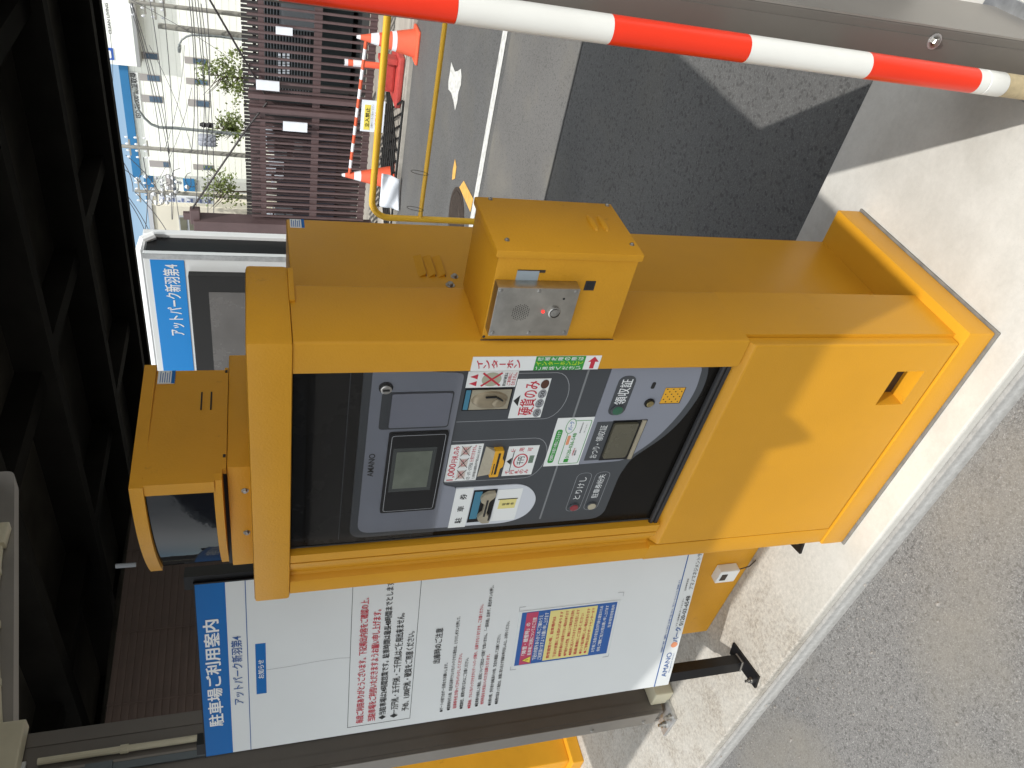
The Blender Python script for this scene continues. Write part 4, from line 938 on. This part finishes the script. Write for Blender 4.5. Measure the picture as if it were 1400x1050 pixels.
# red base unit with delineator post
q = at(552, 98, 8.9)
T = thing('delineator_post', 'short red and white delineator post on a red plastic base', 'delineator', (q.x, 8.75, 0))
X0 = at(500, 88, 9.1).x; ztop = at(471, 87, 9.1).z
g = MB(); g.lathe((X0, 9.1, 0), [(.035, -.08), (.035, ztop-.02), (.028, ztop)], 16); part('post', g, CONE, T, smooth=True)
for a_, b2 in ((.62, .82), (.93, 1.0)): g = MB(); g.lathe((X0, 9.1, 0), [(.0365, ztop*a_), (.0365, ztop*b2)], 16); part('white_band', g, CONEW, T)
g = MB(); g.box(X0-.32, X0+.25, 8.7, 9.25, -.085, -.02, .02); g.box(X0-.2, X0+.12, 8.85, 9.2, -.02, .12, .03); g.box(X0+.14, X0+.2, 8.76, 8.94, -.02, .18, .01); part('base', g, CONP, T)
# crossed black bars set flat behind the kerb
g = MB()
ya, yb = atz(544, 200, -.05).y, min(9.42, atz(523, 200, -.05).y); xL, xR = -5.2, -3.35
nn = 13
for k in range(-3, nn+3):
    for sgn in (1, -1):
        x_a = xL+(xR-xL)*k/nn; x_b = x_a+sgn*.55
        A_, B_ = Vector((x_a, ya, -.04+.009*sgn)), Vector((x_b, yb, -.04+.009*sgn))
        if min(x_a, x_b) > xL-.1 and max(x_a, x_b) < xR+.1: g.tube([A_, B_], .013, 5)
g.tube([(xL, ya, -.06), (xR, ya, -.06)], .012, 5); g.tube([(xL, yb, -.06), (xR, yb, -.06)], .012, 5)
single('lattice_bars', g, BLKM, 'black diagonal crossing bars flat on the ground behind the far kerb', 'lattice')

# ------------------------------------------------------------------ brown slat fence and gates
def fence(name, label, x0, x1, Y, rails, zlo, zhi, pitch, wd, m, thick=.03, posts=()):
    T = thing(name, label, 'fence', ((x0+x1)/2, Y, 0))
    g = MB(); x = x0
    while x < x1: g.box(x, x+wd, Y, Y+thick, zlo, zhi+R.uniform(-.004, .004)); x += pitch
    part('slats', g, m, T)
    for (za, zb) in rails: g = MB(); g.box(x0, x1, Y+thick, Y+thick+.03, za, zb); part('rail', g, m, T)
    for xp, wp in posts: g = MB(); g.box(xp, xp+wp, Y-.045, Y+.05, zlo, zhi+.01); part('stile', g, m, T)
    return T
FY = 9.5
r1a = at(353, 40, FY).z; r1b = at(361, 40, FY).z; r2a = at(430, 40, FY).z; r2b = at(441, 40, FY).z; r3a = at(508, 20, FY).z; r3b = at(518, 20, FY).z
xg = at(400, 130, FY).x; xg2 = at(400, 155, FY).x
fence('slat_gate', 'tall brown slatted metal sliding gate across the street', -5.48, 1.2, FY, [(r1b, r1a), (r2b, r2a), (r3b, r3a)], .12, at(338, 40, FY).z, .093, .023, FEN, posts=((xg2, .05), (xg-.06, .05)))
fence('slat_fence', 'short brown slatted fence doubling the left end of the gate', -5.5, -3.85, FY+.14, [], .12, at(338, 40, FY).z, .093, .023, FEN)
fence('slat_fence', 'second darker slatted fence showing above and behind the brown gate', -7.6, 2.5, 10.6, [(at(350, 40, 10.6).z, at(345, 40, 10.6).z)], 1.36, at(330, 40, 10.6).z, .052, .03, FEND)
for x_ in (-7.0, -4.2, -1.4, 1.4): g = MB(); g.box(x_, x_+.07, 10.63, 10.7, 0, 1.5); part('post', g, FEND, bpy.data.objects['slat_fence.001'])
T = thing('gate_post', 'thick brown square gate post with a stay cable fixed to its top', 'gate post', (-5.7, FY, 0))
pa = at(262, 290, FY).x
g = MB(); g.box(-5.86, -5.53, FY-.1, FY+.14, 0, at(265, 300, FY).z, .01); part('post', g, FEN, T)
g = MB(); zz = at(262, 290, FY).z; g.box(-5.6, -5.4, FY-.06, FY+.06, zz-.1, zz+.02, .01); g.box(-5.55, -5.46, FY-.03, FY+.03, zz-.02, zz+.1); part('cable_bracket', g, FEN, T)
wA = (-5.5, FY, zz+.05)
w1 = at(340, 172, FY); w2 = at(390, 120, FY)
g = MB(); g.tube([wA, w1], .012, 6); g.tube([w1, at(365, 140, FY)], .012, 6); part('stay_cable', g, FEND, T)
wire1 = MB(); wire1.tube([at(284, -5, FY), at(345, 100, FY-.02), at(362, 128, FY-.02)], .012, 6); single('stay_cable', wire1, FEND, 'dark stay cable slanting down onto the brown gate from the right', 'cable')
for i, (a0, b0, a1, b1, lb) in enumerate(((377, 36, 400, 49, 'small white plate on the gate, nearest the striped pole'), (350, 109, 382, 125, 'long white plate on the top rail of the brown gate'), (387, 166, 420, 181, 'white plate with two screws, the plate nearest the payment machine'))):
    p = at(a0, b0, FY-.05); q = at(a1, b1, FY-.05); g = MB(); g.box(q.x, p.x, FY-.055, FY-.035, q.z, p.z)
    single('gate_plate', g, SHEET, lb, 'plate', 'white plates on the brown gate')
# dark yard behind the gate
xR = 8; xm = at(400, 175, 13).x
T = thing('dark_shed', 'long dark open shed behind the brown gate', 'shed', (0, 14, 0))
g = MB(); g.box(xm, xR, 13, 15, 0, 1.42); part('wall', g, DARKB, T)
g = MB()
for k in range(16): q = at(385+0, 20, 12.98); g.box(q.x-1.2, q.x+.2, 12.96, 12.99, 1.32-k*.045, 1.335-k*.045)
part('blind', g, BLIND, T)
g = MB()
for k in range(3):
    for j in range(9): q = at(382+k*6, 74+j*3.4, 12.96); g.box(q.x-.045, q.x+.01, 12.95, 12.99, q.z-.02, q.z+.02)
part('glint_panes', g, SHEET, T)
g = MB(); q = at(402, 8, 12.9); g.box(q.x-.3, q.x+.5, 12.7, 12.95, q.z-.35, q.z+.2, .05); part('grey_unit', g, BLIND, T)
T = thing('yard_shelter', 'low dark sheds and pale clutter behind the left end of the gate', 'shed', (-8, 15, 0))
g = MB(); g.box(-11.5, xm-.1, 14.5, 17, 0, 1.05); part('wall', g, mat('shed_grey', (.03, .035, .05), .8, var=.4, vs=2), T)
g = MB()
for k in range(30):
    g = MB(); x_ = R.uniform(-10.5, xm-.4); g.box(x_, x_+R.uniform(.08, .35), 14.3, 14.4, .95+R.uniform(0, .3), 1.1+R.uniform(0, .4)); part('pale_crate', g, SHEET, T)
g = MB()
for k in range(12):
    g = MB(); x_ = R.uniform(-10.5, xm-.4); g.box(x_, x_+R.uniform(.1, .4), 14.1, 14.2, .5+R.uniform(0, .5), .8+R.uniform(0, .5)); part('dark_crate', g, BLIND, T)
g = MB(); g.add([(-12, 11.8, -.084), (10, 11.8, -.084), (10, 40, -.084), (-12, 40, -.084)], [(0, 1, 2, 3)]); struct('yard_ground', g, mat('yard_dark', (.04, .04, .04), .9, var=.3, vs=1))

# ------------------------------------------------------------------ trees
def tree(label, px, py, Y, hgt, spread, n):
    base = at(px, py, Y)
    x, zc = base.x, base.z
    T = thing('street_tree', label, 'tree', (x, Y, 0), 'young trees behind the gate')
    g = MB(); g.tube([(x, Y, 0), (x+.05, Y, zc*.6), (x, Y, zc), (x+.02, Y, zc+hgt*.8)], .09, 7, .02)
    for k in range(14):
        a = R.uniform(0, 6.28); h0 = zc+hgt*R.uniform(-.1, .6); L_ = spread*R.uniform(.5, .95)
        g.tube([(x, Y, h0), (x+L_*.5*math.cos(a), Y+L_*.5*math.sin(a), h0+.3*L_), (x+L_*math.cos(a), Y+L_*math.sin(a), h0+.75*L_)], .03, 5, .008)
    part('trunk', g, BARK, T)
    g = MB()
    cl = [(x+R.gauss(0, spread*.45), Y+R.gauss(0, spread*.45), zc+hgt*R.uniform(-.2, 1)*(1)) for _ in range(26)]
    for k in range(n):
        c = R.choice(cl); f_ = 1-.55*max(0, (c[2]-zc)/hgt)
        p = Vector((x+(c[0]-x)*f_+R.gauss(0, .16*spread), c[1]+R.gauss(0, .16*spread), c[2]+R.gauss(0, .13*spread)))
        a = Vector((R.gauss(0, 1), R.gauss(0, 1), R.gauss(0, 1))).normalized(); b2 = a.orthogonal().normalized(); s_ = R.uniform(.07, .13)
        g.add([p-a*s_, p+b2*s_*.5, p+a*s_, p-b2*s_*.5], [(0, 1, 2, 3)])
    part('crown', g, LEAF, T)
tree('young leafy tree nearest the lamp arm, left of the slim street lamp', 322, 106, 44.5, 1.8, 1.3, 900)
tree('young leafy tree beside the curved street lamp', 322, 178, 44.5, 1.4, 1.0, 600)
tree('sparse young tree beside the cream building', 318, 262, 44.5, 1.5, 1.5, 500)

# ------------------------------------------------------------------ poles, lamps, wires
def pole(label, top, bot, Y, r0, r1, arms=True):
    a = at(*top, Y); b2 = at(*bot, Y)
    T = thing('utility_pole', label, 'utility pole', (b2.x, Y, 0), 'concrete utility poles')
    g = MB(); g.tube([(b2.x, Y, 0), (a.x, Y, a.z)], r0, 12, r1); part('shaft', g, POLE, T, smooth=True)
    if arms:
        for k in range(4):
            z_ = a.z-.25-.45*k; g = MB(); g.box(a.x-.7+.2*(k % 2), a.x+.7-.3*(k % 2), Y-.05, Y+.05, z_-.04, z_+.04); part('crossarm', g, POLE, T)
            g = MB()
            for j in range(4): g.lathe((a.x-.6+j*.38, Y, z_+.04), [(.05, 0), (.06, .08), (.03, .16)], 8)
            part('insulators', g, CONEW, T)
    return T, a, b2
T1, a1, _ = pole('concrete utility pole at the right, rising past the top of the factory wall', (176, 2), (330, 20), 44, .14, .09)
T2, a2, _ = pole('shorter thick concrete pole without crossarms', (216, 35), (330, 50), 44, .2, .14, False)
T3, a3, _ = pole('tall utility pole carrying a grey transformer near the middle', (158, 199), (330, 213), 44, .15, .09)
g = MB()
for dx in (-.0, .35): q = at(282, 196, 43.6); g.lathe((q.x+dx*.8, 43.7, q.z-.5), [(.2, 0), (.22, .1), (.22, .8), (.15, .9)], 14)
part('transformer', g, mat('transformer', (.45, .48, .55), .5), T3, smooth=True)
g = MB(); q = at(281, 172, 43.6); g.lathe((q.x, 43.7, q.z-.4), [(.12, 0), (.16, .2), (.1, .35), (.16, .5), (.08, .7)], 10); part('switchgear', g, BLKM, T3, smooth=True)
T4, a4, _ = pole('utility pole crowded with insulators beside the cream building', (184, 261), (330, 270), 45, .14, .09)
g = MB()
for k in range(26): g.lathe((a4.x+R.uniform(-.8, 1.2), 45+R.uniform(-.4, .4), a4.z-R.uniform(.2, 3.0)), [(.05, 0), (.12, .1), (.05, .22)], 8)
part('cable_fittings', g, CONEW, T4)
g = MB()
for k in range(7):
    c = Vector((a4.x+R.uniform(-.4, .9), 45, a4.z-R.uniform(.5, 3.2))); rr_ = R.uniform(.3, .8)
    g.tube([c+Vector((rr_*math.cos(t/10*6.28), 0, rr_*.7*math.sin(t/10*6.28))) for t in range(9)], .02, 5)
part('loose_cable', g, WIRE, T4)
def lamp(label, pts, Y, r):
    P = [at(px, py, Y) for px, py in pts]; base = Vector((P[0].x, Y, 0))
    T = thing('street_lamp', label, 'street lamp', tuple(base), 'curved street lamps')
    g = MB(); g.tube([base]+P, r, 10, r*.5); part('curved_pole', g, LAMPM, T, smooth=True)
    e_ = P[-1]; g = MB(); g.box(e_.x-.12, e_.x+.12, Y-.3, Y+.3, e_.z-.12, e_.z+.03, .03); part('lamp_head', g, LAMPM, T)
lamp('thin curved street lamp arm beside the short concrete pole', [(330, 54), (300, 50), (270, 48), (262, 48), (255, 50), (248, 55), (245, 61), (244, 66)], 43.6, .07)
lamp('large curved street lamp in front of the factory lettering', [(330, 184), (290, 180), (240, 175), (218, 174), (207, 170), (198, 162), (190, 151), (184, 138), (182, 125)], 43.6, .1)
wn = 0
def wires(lst, Y, label, r=.018):
    g = MB()
    for (a, b2) in lst:
        A_, B_ = at(*a, Y), at(*b2, Y); n = 8
        g.tube([A_.lerp(B_, k/n)+Vector((0, 0, -.35*4*(k/n)*(1-k/n)*.6)) for k in range(n+1)], r, 4)
    single('overhead_wires', g, WIRE, label, 'wires')
wires([((204, -5), (235, 300)), ((222, -5), (236, 300)), ((180, 3), (232, 210)), ((180, 5), (245, 300)), ((178, 8), (220, 208))], 43.4, 'bundle of thin overhead wires fanning out from the right pole across the factory')
wires([((262, -5), (267, 300)), ((270, -5), (276, 210)), ((266, -5), (284, 300)), ((275, 5), (292, 300)), ((258, -5), (262, 208)), ((281, -5), (281, 212))], 43.2, 'low group of overhead wires crossing in front of the windows', .02)
wires([((204, 62), (262, 205)), ((180, 0), (318, 82)), ((252, 62), (225, 205)), ((262, 120), (215, 250)), ((150, 40), (146, 200))], 43.8, 'loose overhead wires crossing in an X before the white wall', .012)
wires([((160, 210), (182, 262)), ((160, 225), (200, 262)), ((170, 262), (215, 345)), ((176, 275), (205, 345)), ((184, 262), (235, 330)), ((172, 212), (220, 268)), ((196, 215), (196, 330))], 44.5, 'dark overhead wires against the blue sky by the payment machine', .022)

# ------------------------------------------------------------------ buildings
BY = 55
def bx(px, py, Y=BY): return at(px, py, Y).x
def bz(px, py, Y=BY): return at(px, py, Y).z
T = thing('white_factory', 'long white factory with a blue roof band and small windows across the street', 'factory', (-25, BY+6, 0))
ztop = bz(168, 130)
g = MB(); g.box(bx(204, 240), 10, BY, BY+14, 0, ztop-.3); g.box(-48, bx(204, 240), BY+.6, BY+14, 0, bz(206, 280, BY+.6)); WALL = part('wall', g, BW, T)
g = MB()
k = .0
z = .8
while z < ztop-.6: g.box(bx(204, 240), 10, BY-.012, BY, z, z+.02); z += .42
part('panel_joints', g, mat('joint', (.7, .72, .67), .7), T)
g = MB(); g.box(bx(204, 240)-.05, 10, BY-.25, BY+.1, bz(176, 100)-.0, ztop); part('blue_roof_band', g, BBLU, T)
g = MB(); g.box(-48, bx(200, 243), BY+.4, BY+.7, bz(214, 285, BY+.6), bz(206, 285, BY+.6)+.2); part('blue_roof_band', g, BBLU, T)
def window(p0, p1, sp=.5, dark=True):
    a = at(*p0, BY); b2 = at(*p1, BY)
    x0, x1 = b2.x, a.x; z1, z0 = a.z, b2.z
    g = MB(); g.box(x0, x1, BY-.05, BY-.02, z0, z1); W_ = part('window', g, WINF, T)
    g = MB(); g.box(x0+.05, x1-.05, BY-.07, BY-.05, z0+.05, z0+(z1-z0)*sp); part('pane', g, WING, W_)
for p0, p1, s_ in (((188, 70), (217, 82), .62), ((190, 100), (220, 112), .62), ((193, 129), (223, 141), .62), ((252, 77), (283, 89), .62), ((254, 106), (285, 117), .62), ((257, 135), (287, 147), .62), ((204, 219), (232, 229), .3), ((264, 224), (292, 233), .5), ((226, 240), (242, 262), .3)): window(p0, p1, s_)
a = at(252, 240, BY); b2 = at(330, 300, BY)
g = MB(); g.box(b2.x, a.x, BY-.6, BY, 0, a.z); part('annex', g, mat('annex_grey', (.5, .52, .5), .7), T)
g = MB(); g.box(b2.x, a.x+.1, BY-.75, BY-.6, a.z-.7, a.z+.05); part('blue_roof_band', g, BBLU, T)
FFm = Fr((0, BY-.26, 0), (1, 0, 0), (0, 0, 1), (0, -1, 0))
g = MB(); g.box(bx(192, 162), bx(182, 98), BY-.06, BY, bz(192, 130), bz(179, 130)); part('sign_panel', g, mat('letter_panel', (.7, .72, .7), .6), T)
g = MB(); FF2 = Fr((0, BY-.08, 0), (1, 0, 0), (0, 0, 1), (0, -1, 0)); text(g, FF2, 'ISO 22000 認証取得', bx(186, 160), bx(186, 99), bz(190, 130), bz(181, 130), 0, .03); part('lettering', g, INK, T)
# upper block in front at the right
UY = 54
T = thing('overhanging_building', 'white upper storeys of a taller building jutting out at the right edge', 'building', (-12, UY+3, 9))
zb = bz(182, 45, UY)
g = MB(); g.box(bx(176, 90, UY), 6, UY, UY+10, zb, zb+8); part('wall', g, BW, T)
g = MB(); g.box(bx(176, 90, UY), 6, UY-.06, UY+4, zb-.22, zb-.01); part('soffit', g, BSOF, T)
g = MB(); g.box(-6, 6, UY+4, UY+10, 0, zb-.22); part('lower_wall', g, BW, T)
UF = Fr((0, UY-.02, 0), (1, 0, 0), (0, 0, 1), (0, -1, 0))
g = MB(); text(g, UF, 'CLEAN LIVING', bx(146, 46, UY), bx(146, 4, UY), bz(150, 25, UY), bz(146, 25, UY), 0, .03); part('lettering', g, INK, T)
g = MB(); rect(g, UF, bx(148, 81, UY), bx(148, 65, UY), bz(155, 73, UY), bz(140, 73, UY), 0, .03); part('blue_sign', g, mat('p_blue', (.01, .1, .5), .5), T)
g = MB(); g.prism(rpoly([(bx(148, 79, UY), bz(152, 73, UY), .1), (bx(148, 68, UY), bz(152, 73, UY), .1), (bx(148, 68, UY), bz(142, 73, UY), .1), (bx(148, 79, UY), bz(142, 73, UY), .1)], 3), UF, .03, .05); part('sign_symbol', g, SHEET, T)
# cream building at the left
CY = 47
T = thing('cream_building', 'cream two storey building with grid windows behind the pylon sign', 'building', (bx(250, 330, CY), CY+4, 0))
xr_ = at(260, 283, CY).x; zt_ = at(211, 310, CY).z
g = MB(); g.box(xr_-9, xr_, CY, CY+2, 0, zt_); part('wall', g, BCRM, T)
g = MB(); g.box(xr_-9.1, xr_+.1, CY-.1, CY+2.1, zt_, zt_+.25); part('parapet', g, mat('parapet', (.5, .52, .55), .7), T)
for (p0, p1, nv, nh) in (((244, 294), (284, 336), 2, 3), ((329, 311), (365, 345), 2, 2)):
    a = at(*p0, CY); b2 = at(*p1, CY); g = MB(); g.box(b2.x, a.x, CY-.1, CY, b2.z, a.z); W_ = part('window', g, mat('frame_grey', (.45, .47, .5), .5), T)
    g = MB(); wx = (a.x-b2.x)/nv; wz = (a.z-b2.z)/nh
    for i in range(nv):
        for j in range(nh): g.box(b2.x+i*wx+.09, b2.x+(i+1)*wx-.09, CY-.13, CY-.1, b2.z+j*wz+.07, b2.z+(j+1)*wz-.07)
    part('panes', g, mat('pane_olive', (.2, .2, .15), .2, coat=.4, var=.3, vs=.8), W_)
a = at(303, 316, CY); b2 = at(343, 326, CY); g = MB(); g.box(b2.x, a.x, CY-.7, CY, b2.z, a.z); part('awning', g, DARKB, T)
# vertical sign of the cream building
a = at(217, 267, CY-.6); b2 = at(292, 278, CY-.6)
T = thing('vertical_sign', 'white vertical sign with rows of small blue marks on the corner of the cream building', 'sign', (a.x, CY-.6, b2.z))
g = MB(); g.box(b2.x, a.x, CY-.7, CY-.5, b2.z, a.z); part('panel', g, SHEET, T)
g = MB(); hgt = (a.z-b2.z)/6
for k in range(6): g.box(b2.x+.06, a.x-.08, CY-.72, CY-.7, b2.z+hgt*k+.15, b2.z+hgt*k+.28); g.box(b2.x+.06, b2.x+.14, CY-.72, CY-.7, b2.z+hgt*k+.35, b2.z+hgt*k+.5)
part('blue_marks', g, mat('mark_blue', (.2, .25, .45), .5), T)

# ------------------------------------------------------------------ elevated railway deck overhead
VZ = 7.5; VYn, VYf = 9.0, 38.2
T = thing('elevated_deck', 'dark underside of a wide elevated deck crossing overhead', 'elevated deck', (-10, 25, 0))
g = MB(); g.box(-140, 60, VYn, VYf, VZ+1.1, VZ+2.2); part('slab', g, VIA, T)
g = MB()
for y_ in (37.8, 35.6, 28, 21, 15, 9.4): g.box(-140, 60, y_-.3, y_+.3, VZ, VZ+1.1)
part('long_girders', g, VIAB, T)
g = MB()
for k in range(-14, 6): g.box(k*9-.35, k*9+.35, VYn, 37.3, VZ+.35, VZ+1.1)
part('cross_girders', g, VIAB, T)
g = MB(); g.tube([(-33, 37, VZ-.1), (-30, 20, VZ-.3), (-31, 9.2, VZ-.3)], .15, 8); part('drain_pipe', g, VIA, T)
for x_ in (-66, -48): g = MB(); g.box(x_-1, x_+1, 30, 32, 0, VZ+.4); part('pier', g, VIA, T)
# siding wall under the deck
T = thing('siding_building', 'dark brown building with horizontal siding under the elevated deck', 'building', (-27, 18, 0))
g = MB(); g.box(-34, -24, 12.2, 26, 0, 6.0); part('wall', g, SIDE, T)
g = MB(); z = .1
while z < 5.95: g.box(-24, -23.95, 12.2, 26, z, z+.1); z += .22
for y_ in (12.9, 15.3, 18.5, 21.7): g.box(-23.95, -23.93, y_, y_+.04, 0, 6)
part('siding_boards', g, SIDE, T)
# building added behind the camera, out of view, for dark reflections in the glass
T = thing('reflection_building', 'long grey unseen building added behind the camera for reflections', 'building', (-8, -20, 0))
g = MB(); g.box(-45, 30, -30, -18, 0, 4.0); part('wall', g, mat('reflection_wall', (.36, .36, .35), .8, var=.3, vs=.4), T)
for k in range(14): g = MB(); g.box(-42+k*5, -42+k*5+3.2, -18, -17.95, .9, 3.0); part('opening', g, DARKB, T)
g = MB(); g.box(-45, 30, -18.3, -17.7, 4.0, 4.3); part('parapet', g, BW, T)
# small lamp bracket seen beside the lamp housing
q = at(182, 772, 6)
T = MB(); T.tube([at(158, 774, 7), at(186, 772, 7)], .03, 8); single('grey_rod', T, mat('rod_grey', (.06, .065, .07), .5), 'short grey metal rod seen beside the lamp housing window', 'rod')

# ------------------------------------------------------------------ litter
g = MB()
def peb(x, y, z, s):
    n = 6; vs = []; ang = R.uniform(0, 6)
    top = [(x+s*math.cos(ang+6.283*k/n)*R.uniform(.7, 1.1), y+s*.75*math.sin(ang+6.283*k/n)*R.uniform(.7, 1.1), z) for k in range(n)]
    mid = [(x+(p[0]-x)*.75, y+(p[1]-y)*.75, z+s*.6) for p in top]
    g.add(top+mid+[(x, y, z+s*.8)], [(i, (i+1) % n, n+(i+1) % n, n+i) for i in range(n)]+[(n+i, n+(i+1) % n, 2*n) for i in range(n)])
for k in range(420):
    x = R.uniform(-3.2, .2); y = .885-abs(R.gauss(0, .16)); s = R.uniform(.0015, .0042) if R.random() < .93 else R.uniform(.005, .008)
    peb(x, y, -.045, s)
for (px, py, s) in ((1167, 786, .008), (1179, 790, .005), (1183, 800, .006), (1168, 804, .005), (1060, 967, .007), (1082, 1012, .006), (1162, 920, .006), (1283, 826, .008), (1048, 965, .006), (1078, 998, .004)):
    q = atz(px, py, -.045); peb(q.x, q.y, -.045, s)
struct('gravel_grit', g, PEB, 'stuff', 'loose grit and small pebbles scattered along the kerb')
q = atz(986, 1031, -.043)
g = MB(); n = 9; vs = [(q.x+.016*math.cos(6.28*k/n)*R.uniform(.6, 1.2), q.y+.012*math.sin(6.28*k/n)*R.uniform(.6, 1.2), q.z+R.uniform(0, .009)) for k in range(n)]+[(q.x, q.y, q.z+.002)]
g.add(vs, [(k, (k+1) % n, n) for k in range(n)]); g.add([(v[0]+.003, v[1]+.001, v[2]+.001) for v in vs], [(k, (k+1) % n, n) for k in range(n)])
single('dead_leaf', g, LEAFD, 'small crumpled brown dead leaf on the asphalt by the kerb', 'leaf')
